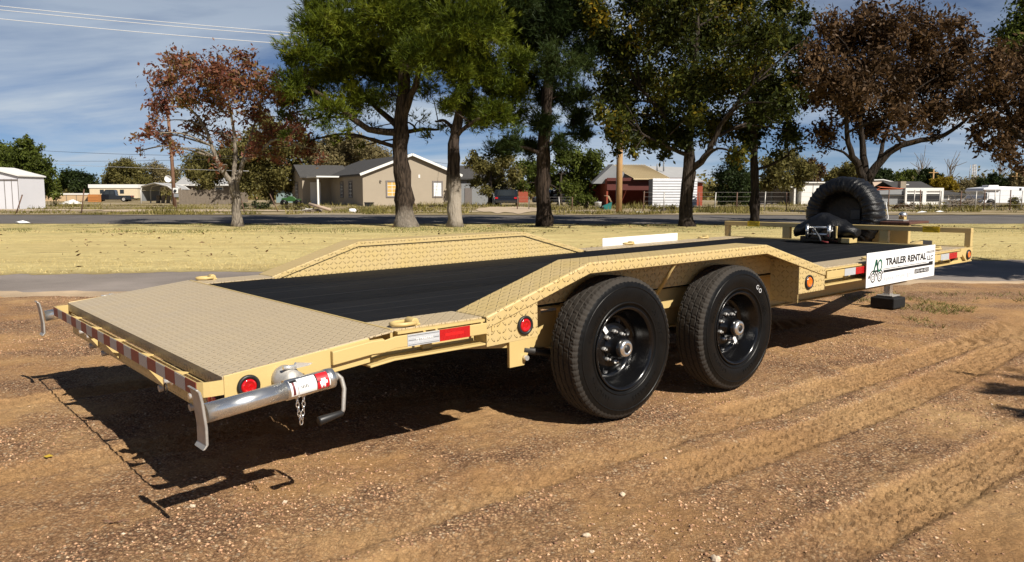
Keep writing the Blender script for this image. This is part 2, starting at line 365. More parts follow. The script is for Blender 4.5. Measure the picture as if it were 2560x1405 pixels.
# ------------------------------------------------------------------ the ground
TX, TY = -1.8602, 3.7948
CA, SA = math.cos(TA), math.sin(TA)
def to_tr(x, y): return CA * (x - TX) + SA * (y - TY), -SA * (x - TX) + CA * (y - TY)
def ground_h(x, y, want=False):
    T = 0
    x = np.asarray(x, float); y = np.asarray(y, float)
    h = .020 * vnoise(x, y, 1, .8) + .012 * vnoise(x, y, 2, 2.1) + .009 * vnoise(x, y, 3, 5.3) + .010 * vnoise(x, y, 4, 13) + .009 * vnoise(x, y, 5, 29) + .006 * vnoise(x, y, 6, 50)
    tx, ty = to_tr(x, y)
    ridge = .005 * vnoise(tx * .25, ty, 8, 3.2); h = h + ridge
    for c, wd, dp, kx, ph in ((-1.60, .13, .016, .015, 0.), (-2.02, .12, .014, .03, 1.), (-2.75, .13, .016, -.05, 2.), (-.15, .12, .010, .01, 3.), (1.35, .12, .010, -.02, 4.)):
        yc = c + kx * (tx - 2) ** 2 * .4 + .03 * np.sin(tx * .9 + ph); q = (ty - yc) / wd
        m = np.clip(1.25 - np.abs(q), 0, .25) * 4 * np.clip(.85 + 1.8 * vnoise(tx, ty, 30 + int(ph), .9), 0, 1)
        blk = np.sign(np.sin(tx * 2 * math.pi / .052 + np.where(q > 0, 1, -1) * np.abs(q) * 2.6 + np.floor(q * 2.6) * 2.1)) * (np.abs(np.sin(q * math.pi * 1.3)) > .3)
        berm = np.exp(-((np.abs(q) - 1.45) / .3) ** 2)
        T = np.maximum(T, m)
        h = h + m * (-dp + .011 * blk) + dp * .40 * berm
    # tracks curving off at right-hand foreground
    r0 = np.hypot(x - 5.6, y - 1.6)
    for k in range(7):
        h = h - .008 * np.exp(-((r0 - 2.55 - .075 * k) / .018) ** 2) * np.clip((x - 1.6) * 2, 0, 1)
    fade = np.clip((9.2 - y) / 1.5, 0, 1) * np.clip((9 - np.abs(x)) / 2, 0, 1)
    # flatten under the wheels so that the tyres stand on it
    wheel = np.clip((np.abs(ty + 1.12) - .10) / .15, 0, 1); wheel = np.where((tx > 1.7) & (tx < 3.6), wheel, 1)
    if want: return T * fade
    return (h - .006) * fade * (.25 + .75 * wheel) - .012
def axis(lo, fine0, fine1, hi, step, grow):
    a = list(np.arange(fine0, fine1 + 1e-6, step)); s = step; x = a[-1]
    while x < hi: s *= grow; x = min(hi, x + s); a.append(x)
    b = []; s = step; x = fine0
    while x > lo: s *= grow; x = max(lo, x - s); b.append(x)
    return np.array(b[::-1] + a)
gx_ = axis(-900, -2.6, 4.4, 900, .017, 1.065); gy_ = axis(-60, 2.1, 6.2, 1500, .017, 1.065)
gy_ = np.unique(np.concatenate([gy_, [33., 65.]]))
XX, YY = np.meshgrid(gx_, gy_, indexing='ij'); ZZ = ground_h(XX, YY) + np.interp(YY, [p[0] for p in ZP], [p[1] for p in ZP])
def grid_mesh(name, X, Y, Z, mt, kind='structure', smooth=True):
    a, b = X.shape; me = bpy.data.meshes.new(name); co = np.stack([X, Y, Z], -1).reshape(-1, 3).astype(np.float32)
    i = np.arange(a * b).reshape(a, b); q = np.stack([i[:-1, :-1], i[1:, :-1], i[1:, 1:], i[:-1, 1:]], -1).reshape(-1, 4).astype(np.int32)
    me.vertices.add(len(co)); me.vertices.foreach_set('co', co.ravel()); me.loops.add(q.size); me.loops.foreach_set('vertex_index', q.ravel())
    me.polygons.add(len(q)); me.polygons.foreach_set('loop_start', np.arange(len(q), dtype=np.int32) * 4)
    me.polygons.foreach_set('use_smooth', np.full(len(q), smooth)); me.update(calc_edges=True); me.materials.append(mt)
    o = bpy.data.objects.new(name, me); S.collection.objects.link(o); o['kind'] = kind; return o
ground = grid_mesh('ground', XX, YY, ZZ, M['dirt'])
at_ = ground.data.attributes.new('track', 'FLOAT', 'POINT'); at_.data.foreach_set('value', ground_h(XX, YY, True).astype(np.float32).ravel())

# asphalt driveway and lawn, edges wander a little
def dr_near(x): return 9.75 + .105 * (x + 6) + .30 * vnoise(x, x * 0 + 3., 21, .7) + .22 * vnoise(x, x * 0 + 9., 22, 3.) + .12 * vnoise(x, x * 0 + 7., 27, 9.)
def dr_far(x): return 12.15 + .16 * (x + 6.5) + .20 * vnoise(x, x * 0 + 5., 23, .8) + .22 * vnoise(x, x * 0, 24, 4.) + .14 * vnoise(x, x * 0 + 1., 26, 11.)
xs = np.concatenate([np.linspace(-300, -16, 30), np.linspace(-15, 20, 240), np.linspace(21, 300, 30)])
def edge(fn, x): return np.where(np.abs(x) < 25, fn(np.clip(x, -25, 25)), fn(np.clip(x, -25, 25)))
tt = np.linspace(0, 1, 6)
X2 = np.repeat(xs[:, None], 6, 1); Y2 = edge(dr_near, xs)[:, None] * (1 - tt) + (edge(dr_far, xs) + .3)[:, None] * tt
Z2 = np.full_like(X2, .004); Z2[:, 0] = -.035; Y2[:, 1] = Y2[:, 0] + .35
grid_mesh('driveway', X2, Y2, Z2, M['drive'])
ne = edge(dr_near, xs); off = np.array([-.30, -.15, .0, .14, .26]); Ysh = ne[:, None] + off[None, :] * (1 + 1.6 * vnoise(xs, xs * 0 + 2., 28, 1.7))[:, None] + .06 * vnoise(xs[:, None] * 1, off[None, :] * 3, 29, 6.)
Zs = np.repeat(np.array([[-.035, -.004, .004, .0085, -.02]]), len(xs), 0); SHO = asphalt('pale_gravel_shoulder', (.40, .30, .20), .5)
grid_mesh('gravel_shoulder', np.repeat(xs[:, None], 5, 1), Ysh, Zs, SHO)
tt = np.linspace(0, 1, 26)
Y2 = edge(dr_far, xs)[:, None] * (1 - tt) + 33.05 * tt; X2 = np.repeat(xs[:, None], 26, 1)
Z2 = .03 + .05 * vnoise(X2, Y2, 25, .3) * np.sin(np.pi * tt)[None, :]; Z2[:, 0] = .006
grid_mesh('lawn', X2, Y2, Z2, M['lawn'])
# the street beyond the trees and the weedy lots behind it
def strip(name, y0, y1, dz, mt, x0=-400, x1=400, amp=.25, seed=40):
    xs = np.concatenate([np.linspace(x0, -45, 20), np.linspace(-44, 44, 300), np.linspace(45, x1, 20)])
    ys = np.unique(np.concatenate([np.linspace(y0, y1, 8), [q for q in (33., 65.) if y0 < q < y1]]))
    X = np.repeat(xs[:, None], len(ys), 1); Y = np.repeat(ys[None, :], len(xs), 0).copy()
    Y[:, 0] += amp * 2 * vnoise(xs, xs * 0, seed, .5); Y[:, -1] += amp * 2 * vnoise(xs, xs * 0, seed + 1, .5)
    Z = np.interp(Y, [p[0] for p in ZP], [p[1] for p in ZP]) + dz
    return grid_mesh(name, X, Y, Z, mt)
strip('street', 33.0, 43.6, .035, M['road'])
strip('weedy_lot', 43.2, 150, .06, M['lot'], amp=.5, seed=44)
PALE = plain('pale_dirt', (.44, .35, .25), .95, 0, .1, .2, 2, .03, 8)
def patch(name, u0, u1, D0, D1, dz=.085, wob=1.2, seed=60):
    n = 40; t = np.linspace(0, 1, n); me = MB(); vs = []
    for i, tt_ in enumerate(t):
        u = u0 + (u1 - u0) * tt_; k = math.sin(math.pi * tt_) ** .4
        c = (D0 + D1) / 2; hw = (D1 - D0) / 2 * k
        a = c - hw * (1 + .6 * float(vnoise(tt_ * 9, 0., seed, 1))); b = c + hw * (1 + .6 * float(vnoise(tt_ * 9, 4., seed, 1)))
        pa = gp(u, a); pb = gp(u, b); vs += [(pa.x, pa.y, pa.z + dz), (pb.x, pb.y, pb.z + dz)]
    me.add(vs, [(2 * i, 2 * i + 2, 2 * i + 3, 2 * i + 1) for i in range(n - 1)])
    return tag(me.build(name, PALE, fix=False), kind='structure')
patch('bare_dirt_path', 250, 620, 48, 53); patch('dirt_driveway', 1190, 1350, 45.5, 60, seed=61); patch('bare_dirt_path', -60, 260, 50, 54, seed=62); patch('bare_dirt_path', 600, 760, 49.5, 52, seed=63)

# loose stones on the dirt
def stones(n, x0, x1, y0, y1, s0, s1, mt, seed, name, pw=2.2):
    r = np.random.default_rng(seed); x = r.uniform(x0, x1, n * 3); y = y0 + (y1 - y0) * r.random(n * 3) ** 1.25
    k = vnoise(x, y, 71, 1.1) + .6 * vnoise(x, y, 72, 3.1) + .35 * r.standard_normal(n * 3) * .5; k = k - 2.0 * ground_h(x, y, True); keep = np.argsort(-k)[:n]; x = x[keep]; y = y[keep]
    s = s0 + (s1 - s0) * r.random(n) ** pw; z = ground_h(x, y) + s * .12
    oct_ = np.array([[1, 0, 0], [0, 1, 0], [-1, 0, 0], [0, -1, 0], [0, 0, .75], [0, 0, -.7]])
    V = oct_[None] * (1 + .45 * (r.random((n, 6, 1)) - .5)) * np.stack([1 + .5 * r.random(n), .7 + .5 * r.random(n), .6 + .4 * r.random(n)], -1)[:, None, :] * s[:, None, None]
    a = r.random(n) * 6.28; c_, s_ = np.cos(a)[:, None], np.sin(a)[:, None]
    V = np.stack([V[:, :, 0] * c_ - V[:, :, 1] * s_, V[:, :, 0] * s_ + V[:, :, 1] * c_, V[:, :, 2]], -1) + np.stack([x, y, z], -1)[:, None, :]
    fc = np.array([[0, 1, 4], [1, 2, 4], [2, 3, 4], [3, 0, 4], [1, 0, 5], [2, 1, 5], [3, 2, 5], [0, 3, 5]])
    me = bpy.data.meshes.new(name); me.vertices.add(n * 6); me.vertices.foreach_set('co', V.astype(np.float32).ravel())
    q = (fc[None] + (np.arange(n) * 6)[:, None, None]).reshape(-1).astype(np.int32)
    me.loops.add(len(q)); me.loops.foreach_set('vertex_index', q); me.polygons.add(len(q) // 3); me.polygons.foreach_set('loop_start', np.arange(len(q) // 3, dtype=np.int32) * 3)
    me.update(calc_edges=True); me.materials.append(mt); o = bpy.data.objects.new(name, me); S.collection.objects.link(o)
    return tag(o, 'reddish and pale gravel scattered over the bare dirt', 'gravel', kind='stuff')
def stone_mat():
    g = G('gravel_stone'); ge = g.add('ShaderNodeNewGeometry')
    c = g.ramp(ge.outputs['Random Per Island'], [(0, (.20, .11, .07)), (.4, (.42, .24, .14)), (.8, (.56, .34, .20)), (.985, (.62, .44, .28)), (1, (.70, .60, .48))])
    return g.fin(c, .9, 0, .2)
M['stone'] = stone_mat()
stones(42000, -5.5, 6.5, 2.0, 9.6, .0025, .009, M['stone'], 73, 'gravel', 2.2)

# straw-coloured blades on the lawn, weeds on the far lots
def blades(name, x, y, z, h, wd, mt, label, seed, lean=.5, cat='grass'):
    r = np.random.default_rng(seed); n = len(x); a = r.random(n) * 6.28; l = r.standard_normal((n, 2)) * lean
    b = np.stack([np.cos(a), np.sin(a), np.zeros(n)], -1) * wd[:, None] / 2; p = np.stack([x, y, z], -1)
    t = p + np.stack([l[:, 0] * h, l[:, 1] * h, h], -1)
    o = raw_mesh(name, np.stack([p - b, p + b, t], 1).reshape(-1, 3), 3, mt)
    return tag(o, label, cat, kind='stuff')
r = np.random.default_rng(5)
n = 130000; y = 11.5 + 21.5 * r.random(n) ** 1.2; x = (r.random(n) - .5) * (y * 1.5 + 4); k = y > dr_far(np.clip(x, -25, 25)) + .05 + .25 * r.random(n); x, y = x[k], y[k]
k = vnoise(x * .5, y * 1.5, 81, .9) + .3 * r.standard_normal(len(x)) > -.25; x, y = x[k], y[k]
STRAW = leaf('straw_blades', [(0, (.32, .24, .09)), (.35, (.58, .46, .19)), (.75, (.76, .63, .30)), (1, (.82, .72, .42))], .2, .25, .6)
blades('lawn_grass', x, y, np.full(len(x), .012), .018 + .035 * r.random(len(x)), .007 + .008 * r.random(len(x)), STRAW, 'short dry straw-coloured grass on the lawn', 82, .9)
n = 5500; y = 13 + 20 * r.random(n) ** .7; x = (r.random(n) - .5) * (y * 1.5 + 4); k = (vnoise(x, y, 95, .5) + .3 * r.standard_normal(n) > .16) & (y > dr_far(np.clip(x, -25, 25)) + .3); x, y = x[k], y[k]; n = len(x)
q = np.stack([x, y, np.full(n, .035) + .02 * r.random(n)], -1); a = r.standard_normal((n, 3)) * np.array([1, 1, .35]); a /= np.linalg.norm(a, axis=1)[:, None]; b_ = np.cross(a, np.array([0, 0, 1.]) + .4 * r.standard_normal((n, 3))); b_ /= np.linalg.norm(b_, axis=1)[:, None]; sz = (.025 + .05 * r.random(n) ** 2)[:, None]
LITTER = leaf('leaf_litter', [(0, (.06, .035, .018)), (.6, (.16, .09, .045)), (1, (.34, .22, .11))], .1, .5, .8)
tag(raw_mesh('fallen_leaves', np.stack([q - a * sz, q + b_ * sz * .5, q + a * sz, q - b_ * sz * .5], 1).reshape(-1, 3), 4, LITTER), 'brown fallen leaves strewn over the dry lawn', 'leaves', kind='stuff')
n = 26000; y = 25 + 7.6 * r.random(n); x = (r.random(n) - .5) * 62; k = vnoise(x, y, 83, .35) + .25 * vnoise(x, y, 84, 1.5) > .02; x, y = x[k], y[k]
GREENB = leaf('green_blades', [(0, (.05, .06, .015)), (.5, (.12, .14, .03)), (1, (.25, .26, .09))], .25, .4, .6)
blades('green_grass', x, y, np.full(len(x), .012), .04 + .06 * r.random(len(x)), .014 + .012 * r.random(len(x)), GREENB, 'greener grass growing in the shade of the trees', 85, .7)
# grass taking hold of the dirt at the right
cx = [(2.0, 0, 5.0), ]
n = 9000; x = 4.6 + 1.7 * r.standard_normal(n) * .8; y = 8.2 + .9 * r.standard_normal(n); k = (vnoise(x, y, 86, 1.3) + .5 * vnoise(x, y, 87, 4) > .12) & (y < 9.9) & (y > 5.5) & (x > 3.9 + .0 * y); x, y = x[k], y[k]
OLIVE = leaf('olive_blades', [(0, (.07, .075, .02)), (.5, (.16, .15, .045)), (1, (.36, .30, .13))], .2, .8, .6)
blades('dirt_grass', x, y, ground_h(x, y) + .0, .02 + .035 * r.random(len(x)), .006 + .007 * r.random(len(x)), OLIVE, 'thin olive grass patch on the dirt beyond the jack pad', 88, 1.1)
# weeds
n = 60000; y = 43.6 + 24 * r.random(n) ** 1.3; x = (r.random(n) - .5) * (y * 1.4 + 6); k = (vnoise(x * .5, y, 91, .3) + .6 * vnoise(x, y, 92, .9) > -.05) & ~((np.abs(x + 22) < 9) & (y > 47.5) & (y < 53)) & ~((np.abs(x - 0) < 2.4) & (y < 60)); x, y = x[k], y[k]
WEED = leaf('weed_blades', [(0, (.05, .052, .015)), (.4, (.14, .125, .035)), (.75, (.27, .22, .075)), (1, (.42, .35, .16))], .2, .3, .5)
hh = (.12 + .38 * r.random(len(x)) ** 2) * np.clip(.55 + 1.6 * vnoise(x, y, 93, .4), .2, 1.6)
blades('weeds', x, y, np.interp(y, [33, 65], [0, .3]) + .05, hh, .035 + .05 * r.random(len(x)), WEED, 'dry yellow-green weeds covering the lots across the street', 94, .5, 'weeds')
# ------------------------------------------------------------------ the trailer
W_, ZD, ZR, X1, XE = 1.295, .669, .592, .716, 6.725
TR = thing('car_hauler_trailer', 'tan flatbed car hauler trailer with black plank deck and drive-over fenders', 'trailer', (TX, TY, -.0415), TA)
TR.rotation_euler = (0, -.0166, TA)
def P(name, mb, mt, par=None, bevel=0): return mb.build(name, mt, par or TR, bevel)
zdove = lambda x: ZR + (ZD - ZR) * min(1, x / X1)
XK1, XK2, ZF, XS0, XS1 = 1.866, 3.451, .873, 1.20, 4.177
PROF = [(XS0, ZD + .004), (XK1, ZF), (XK2, ZF), (XS1, ZD + .004)]
zprof = lambda x: float(np.interp(x, [p[0] for p in PROF], [p[1] for p in PROF]))
# deck planks
npl = 12; PW = 1.022; pw = 2 * PW / npl
for i in range(npl):
    y0 = -PW + i * pw
    dz = random.uniform(-.003, .003); gap = random.uniform(.005, .008)
    m = MB(); m.box(X1 + .012 + random.uniform(0, .006), XE - .075, y0 + gap, y0 + pw - gap, ZD - .042, ZD - .006 + dz); P('plank', m, M['plank'], None, .004)
# dovetail plate: folded tread plate sloping to the rear
m = MB(); m.prism([(0, ZR), (X1, ZD + .001), (X1, ZD - .006), (.004, ZR - .007), (.004, ZR - .050), (0, ZR - .050)], 'y', -W_ + .004, W_ - .004); P('dovetail_plate', m, M['dusty'], None, .002)
m = MB(); m.box(X1 - .001, X1 + .011, -W_ + .03, W_ - .03, ZD - .05, ZD + .003); P('deck_edge_bar', m, M['tan'])
for s in (-1, 1):
    side = lambda a, b: (min(s * a, s * b), max(s * a, s * b))
    near = s == -1
    # tread plate strips beside the planks
    for x0, x1 in ((X1 + .012, XS0 + .001), (XS1 - .001, XE - .004)):
        m = MB(); m.box(x0, x1, *side(PW + .004, W_ - .03), ZD - .006, ZD); P('side_plate', m, M['dusty'])
    # side channel (C section): sloped tail and straight run, top flange, web, bottom flange
    def chan(mb, pts, h):
        mb.sweep([(s * (W_ - .028), 0), (s * (W_ - .030), -.0), (s * (W_ - .030), -h), (s * (W_ - .028), -h), (s * (W_ - .062), -h), (s * (W_ - .062), -h + .006), (s * (W_ - .036), -h + .006), (s * (W_ - .036), -.0)], pts)
    m = MB(); m.sweep([(s * W_, .001), (s * W_, -.098), (s * (W_ - .006), -.098), (s * (W_ - .006), .001)], [(.004, ZR + .002), (.60, ZR + .06)]); P('tail_side_plate', m, M['tan'], None, .002)
    m = MB(); m.sweep([(s * (W_ - .088), -.019), (s * (W_ - .088), -.115), (s * (W_ + .000), -.115), (s * (W_ + .000), -.124), (s * (W_ - .096), -.124), (s * (W_ - .096), -.019)], [(.601, ZR + .062), (X1, ZD - .002), (XS0 - .004, ZD - .002)]); P('side_channel', m, M['tan'], None, .002)
    m = MB(); m.sweep([(s * (W_ - .088), -.019), (s * (W_ - .088), -.115), (s * (W_ + .000), -.115), (s * (W_ + .000), -.124), (s * (W_ - .096), -.124), (s * (W_ - .096), -.019)], [(XS1 + .004, ZD - .002), (XE - .002, ZD - .002)]); P('side_channel', m, M['tan'], None, .002)
    # top flange lip
    for x0, x1 in ((X1 + .02, XS0 - .004), (XS1 + .004, XE - .004)):
        m = MB(); m.box(x0, x1, *side(W_ - .098, W_ - .004), ZD - .018, ZD - .0065); P('top_flange', m, M['tan'])
    # rub rail: flat bar standing off the channel, tapered back end, with stake pockets
    m = MB(); m.sweep([(s * (W_ + .012), -.028), (s * (W_ + .012), -.078), (s * (W_ + .002), -.078), (s * (W_ + .002), -.028)], [(.60, ZR + .061), (X1, ZD + .006), (XS0 - .004, ZD + .006)])
    m.add([], []); P('rub_rail', m, M['tan'], None, .003)
    m = MB(); a = [(.40, W_ + .0005, .0), (.46, W_ + .016, .0), (.62, W_ + .016, .0)]
    m.sweep([(s * (W_ + .001), .012), (s * (W_ + .020), .008), (s * (W_ + .020), -.046), (s * (W_ + .001), -.046)], [(.425, ZR + .025), (.60, ZR + .043), (.66, ZD - .034)]); P('rub_rail_end', m, M['tan'], None, .003)
    m = MB(); m.sweep([(s * (W_ + .012), -.028), (s * (W_ + .012), -.078), (s * (W_ + .002), -.078), (s * (W_ + .002), -.028)], [(XS1 + .004, ZD + .006), (XE - .25, ZD + .006)]); P('rub_rail', m, M['tan'], None, .003)
    for x in (.86, 1.17, 4.26, 4.80, 5.35, 5.90):
        m = MB(); m.box(x, x + .012, *side(W_ - .087, W_ + .0015), ZD - .068, ZD - .0185); m.box(x + .062, x + .074, *side(W_ - .087, W_ + .0015), ZD - .068, ZD - .0185); P('stake_pocket', m, M['tan'])
    # drive-over fender: folded tread plate cap
    m = MB(); m.sweep([(s * W_, .0), (s * (W_ + .004), -.008), (s * (W_ + .004), -.056), (s * (W_ - .002), -.056), (s * (W_ - .002), -.008), (s * (1.066), -.008), (s * 1.066, -.034), (s * 1.060, -.034), (s * 1.060, -.002), (s * 1.064, .0)], PROF); cap = P('fender_cap', m, M['plate'], None, .003)
    # inner wall towards the deck
    m = MB(); m.prism([(XS0 + .02, ZD - .02), (XS0 + .10, zprof(XS0 + .10) - .018), (XK1, ZF - .018), (XK2, ZF - .018), (XS1 - .10, zprof(XS1 - .10) - .018), (XS1 - .02, ZD - .02)], 'y', *side(1.071, 1.076)); P('fender_wall', m, M['plate'])
    # dark line of the open joint under the cap is the gap itself; lower panels
    m = MB(); m.prism([(XS0 + .004, .532), (1.515, .540), (1.515, zprof(1.515) - .052), (XS0 + .004, .640)], 'y', *side(W_ - .0085, W_ - .0025)); rp = P('fender_panel', m, M['plate'], None, .002)
    m = MB(); m.box(XS0 + .004, XS0 + .010, *side(W_ - .10, W_ - .0090), .534, .642); P('panel_return', m, M['tan'], rp)
    m = MB(); m.prism([(3.845, .520), (XS1 - .0, .520), (XS1 - .0, .652), (3.845, zprof(3.845) - .052)], 'y', *side(W_ - .0085, W_ - .0025)); fp = P('fender_panel', m, M['plate'], None, .002)
    m = MB(); m.box(3.845, 3.851, *side(1.078, W_ - .0090), .46, zprof(3.845) - .02); P('splash_plate', m, M['plate'], fp)
    # wheel-well brace
    m = MB(); m.tube([(2.58, s * 1.285, ZF - .03), (2.62, s * 1.10, .62)], .011, 8); P('fender_brace', m, M['tan'])
    # main beam under the deck
    m = MB()
    for x0, x1 in ((.30, 6.70),):
        m.prism([(x0, ZD - .10), (x1, ZD - .05), (x1, .46), (x1 - .55, .385), (1.9, .385), (1.2, .47), (x0, .50)], 'y', *side(.945, .953)); m.box(1.9, x1 - .55, *side(.905, .99), .378, .384); m.box(1.2, x1, *side(.905, .99), ZD - .062, ZD - .050)
    P('main_beam', m, M['tan'], None, .002)
    m = MB(); m.box(1.95, 3.40, *side(.955, .992), .50, .632); P('frame_doubler', m, M['tan'], None, .003)
    m = MB(); m.prism([(1.60, .64), (1.82, .64), (1.82, .58), (1.70, .318), (1.60, .318)], 'y', *side(.955, .975)); P('spring_hanger', m, M['tan'], None, .002)
    m = MB(); m.tube([(1.70, s * .974, .36), (1.70, s * 1.0, .36)], .014, 8); P('hanger_bolt', m, M['chrome'])
    for xa in (2.12, 3.15):
        m = MB(); m.tube([(xa - .42, s * .96, .40), (xa - .2, s * .96, .345), (xa, s * .96, .33), (xa + .2, s * .96, .345), (xa + .42, s * .96, .40)], .022, 6); P('leaf_spring', m, M['steel_dark'])
    # lamps
    def lamp(x, z, lens, yy, par=None, r_=.030):
        m = MB(); m.lathe([(r_ + .012, s * (yy - .001)), (r_ + .014, s * (yy + .006)), (r_ + .010, s * (yy + .013)), (r_, s * (yy + .011)), (r_ - .001, s * (yy + .006))], (x, 0, z), 'y', 28); g_ = P('lamp_grommet', m, M['bplastic'])
        m = MB(); m.lathe([(r_, s * (yy + .006)), (r_ - .003, s * (yy + .011)), (r_ * .62, s * (yy + .0145)), (r_ * .60, s * (yy + .013)), (r_ * .25, s * (yy + .0155)), (.0005, s * (yy + .0157))], (x, 0, z), 'y', 28); P('lamp_lens', m, lens, g_)
    lamp(.092, .543, M['redlens'], W_); lamp(1.432, .606, M['redlens'], W_ - .0025, None, .033); lamp(3.965, .592, M['amber'], W_ - .0025, None, .036); lamp(6.63, .608, M['amber'], W_ + .001)
    # reflector tape on the rub rail: a white half and a red half
    for x0, x1 in ((.772, 1.098), (4.42, 4.735), (6.03, 6.36)):
        xm = (x0 + x1) / 2; a, b = (x0, xm) if near else (x0, xm)
        m = MB(); m.box(a, b - .001, *side(W_ + .0125, W_ + .0142), ZD - .072, ZD - .0215); wr = P('reflector_white', m, M['whitetape'] if False else M['whrefl'])
        for k in range(5):
            m = MB(); m.box(a + .003, b - .004, *side(W_ + .01421, W_ + .0149), ZD - .068 + k * .0098, ZD - .0665 + k * .0098); P('reflector_rib', m, M['grey'] if k % 2 else M['steel_dark'], wr) if near and x0 < 2 else None
        m = MB(); m.box(b, x1, *side(W_ + .0125, W_ + .0142), ZD - .072, ZD - .0215); rr = P('reflector_red', m, M['redrefl'])
        if near and x0 < 2:
            m = MB(); m.box(b + .03, x1 - .035, *side(W_ + .01422, W_ + .0146), ZD - .052, ZD - .041); P('reflector_strip', m, plain('bright_red_refl', (.62, .015, .015), .3), rr)
    # front corner gusset
    m = MB(); m.prism([(6.30, ZD - .117), (XE - .002, ZD - .005), (XE - .002, ZD - .085), (XE - .05, ZD - .135), (6.18, ZD - .125)], 'y', *side(W_ - .0285, W_ - .022)); P('corner_gusset', m, M['tan'])
    m = MB(); m.prism([(XE - .25, ZD - .001), (XE + .004, ZD - .001), (XE + .004, ZD - .085), (XE - .035, ZD - .125), (XE - .12, ZD - .125), (XE - .25, ZD - .03)], 'y', *side(W_ - .0215, W_)); P('corner_plate', m, M['tan'], None, .002)
    # tie-down rings
    for x, yy in ((.80, W_ - .07), (4.95, W_ - .08), (6.15, W_ - .09)):
        m = MB(); m.box(x + .02, x + .075, *side(yy - .028, yy + .028), ZD + .001, ZD + .010); m.tube([(x + .048, s * (yy - .030), ZD + .016), (x + .048, s * (yy + .030), ZD + .016)], .019, 10)
        rg = P('tie_down_clip', m, M['tan'], None, .003)
        m = MB(); m.tube([(x + .048, s * (yy - .036), ZD + .014), (x - .01, s * (yy - .040), ZD + .014), (x - .045, s * (yy - .02), ZD + .014), (x - .05, s * yy, ZD + .014), (x - .045, s * (yy + .02), ZD + .014), (x - .01, s * (yy + .040), ZD + .014), (x + .048, s * (yy + .036), ZD + .014)], .009, 8); P('tie_down_ring', m, M['tan'], rg)
    # wheels: tyre, rim, hub
    for xa in (2.145, 3.175):
        cy = s * 1.190; RR = .3855; c = (xa, cy, RR + .03 - .0166 * 0 - .0 + (.0415 - .0166 * xa) - .03)
        tprof = [(.212, -.085), (.222, -.098), (.262, -.112), (.312, -.117), (.345, -.112), (.360, -.106), (.372, -.098), (.381, -.088),
                 (.3835, -.066), (.377, -.064), (.377, -.058), (.3845, -.056), (.3855, -.024), (.378, -.022), (.378, -.016), (.3858, -.014), (.3858, .014), (.378, .016), (.378, .022), (.3855, .024), (.3845, .056), (.377, .058), (.377, .064), (.3835, .066),
                 (.381, .088), (.372, .098), (.360, .106), (.345, .112), (.312, .117), (.262, .112), (.222, .098), (.212, .085)]
        out_ = s   # outside direction
        tp = [(r_, h * out_ * .925) for r_, h in tprof]; nseg = 216
        def modf(j, k):
            rr, hh = tprof[j]; ah = abs(hh)
            if ah >= .098 and ah < .1125 and rr > .335: return 1 - (.012 if (k % 3) == 0 else 0)
            if ah in (.088,): return 1 - (.012 if (k % 3) == 0 else 0)
            if rr > .3830: return 1 - (.009 if ((k + int(hh * 400)) % 6) == 0 else 0)
            return 1
        wm = MB(); wm.lathe(tp, c, 'y', nseg, True, modf); ty_ = P('wheel_tyre', wm, [M['rubber'], M['tread']])
        me = ty_.data; mi = np.zeros(len(me.polygons), np.int32); J = len(tp) - 1
        j = np.arange(len(me.polygons)) % J; mi[(j >= 5) & (j <= 25)] = 1; me.polygons.foreach_set('material_index', mi)
        fl = np.ones(len(me.polygons), bool); fl[(j >= 5) & (j <= 25)] = False; me.polygons.foreach_set('use_smooth', fl)
        # raised rings on the outer sidewall
        m = MB(); m.lathe([(.337, out_ * .105), (.335, out_ * .1090), (.331, out_ * .1090), (.329, out_ * .106)], c, 'y', 64); m.lathe([(.252, out_ * .100), (.249, out_ * .105), (.243, out_ * .104), (.240, out_ * .096)], c, 'y', 64); P('sidewall_ring', m, M['rubber'], ty_)
        o = out_
        if near:
            m = MB()
            for a0, nn in ((.2, 7), (2.2, 9), (3.6, 8), (4.9, 10)):
                for q in range(nn):
                    a = a0 + q * .085; rr = .272 + random.uniform(0, .004); hh_ = random.choice((.020, .026, .026)); e1 = Vector((math.cos(a), 0, math.sin(a))); e2 = Vector((-math.sin(a), 0, math.cos(a))); b0 = Vector((xa, cy + o * .1055, c[2]))
                    m.bar(b0 + e1 * rr, b0 + e1 * (rr + hh_), .004, .004, (0, 1, 0)); m.bar(b0 + e1 * (rr + hh_ * random.choice((0, .5, 1))) - e2 * .009, b0 + e1 * (rr + hh_ * random.choice((.5, 1))) + e2 * .009, .004, .004, (0, 1, 0))
            P('sidewall_marks', m, M['rubber'], ty_)
        m = MB(); m.lathe([(.214, o * .078), (.226, o * .092), (.228, o * .100), (.222, o * .102), (.212, o * .096), (.206, o * .088), (.203, o * .060), (.196, o * .052), (.193, o * .030), (.186, o * .022), (.183, o * .000), (.176, o * -.010), (.160, o * -.030), (.140, o * -.012), (.118, o * .006), (.100, o * .010), (.062, o * .010), (.058, o * .012)], c, 'y', 72)
        m.lathe([(.214, o * -.084), (.205, o * -.07), (.190, o * -.02), (.176, o * -.011)], c, 'y', 48)
        rim = P('wheel_rim', m, M['black'], ty_)
        hb = MB(); hb.lathe([(.078, o * .008), (.078, o * .016), (.060, o * .020), (.057, o * .075), (.050, o * .088), (.044, o * .090)], c, 'y', 32); hub = P('wheel_hub', hb, M['black'], ty_)
        hb = MB(); hb.lathe([(.046, o * .086), (.047, o * .098), (.043, o * .107), (.036, o * .111), (.024, o * .112), (.022, o * .108), (.0005, o * .107)], c, 'y', 28); P('hub_cap', hb, M['zinc'], ty_)
        hb = MB(); hb.lathe([(.0215, o * .1082), (.020, o * .1125), (.0005, o * .113)], c, 'y', 20); P('hub_plug', hb, M['bplastic'], ty_)
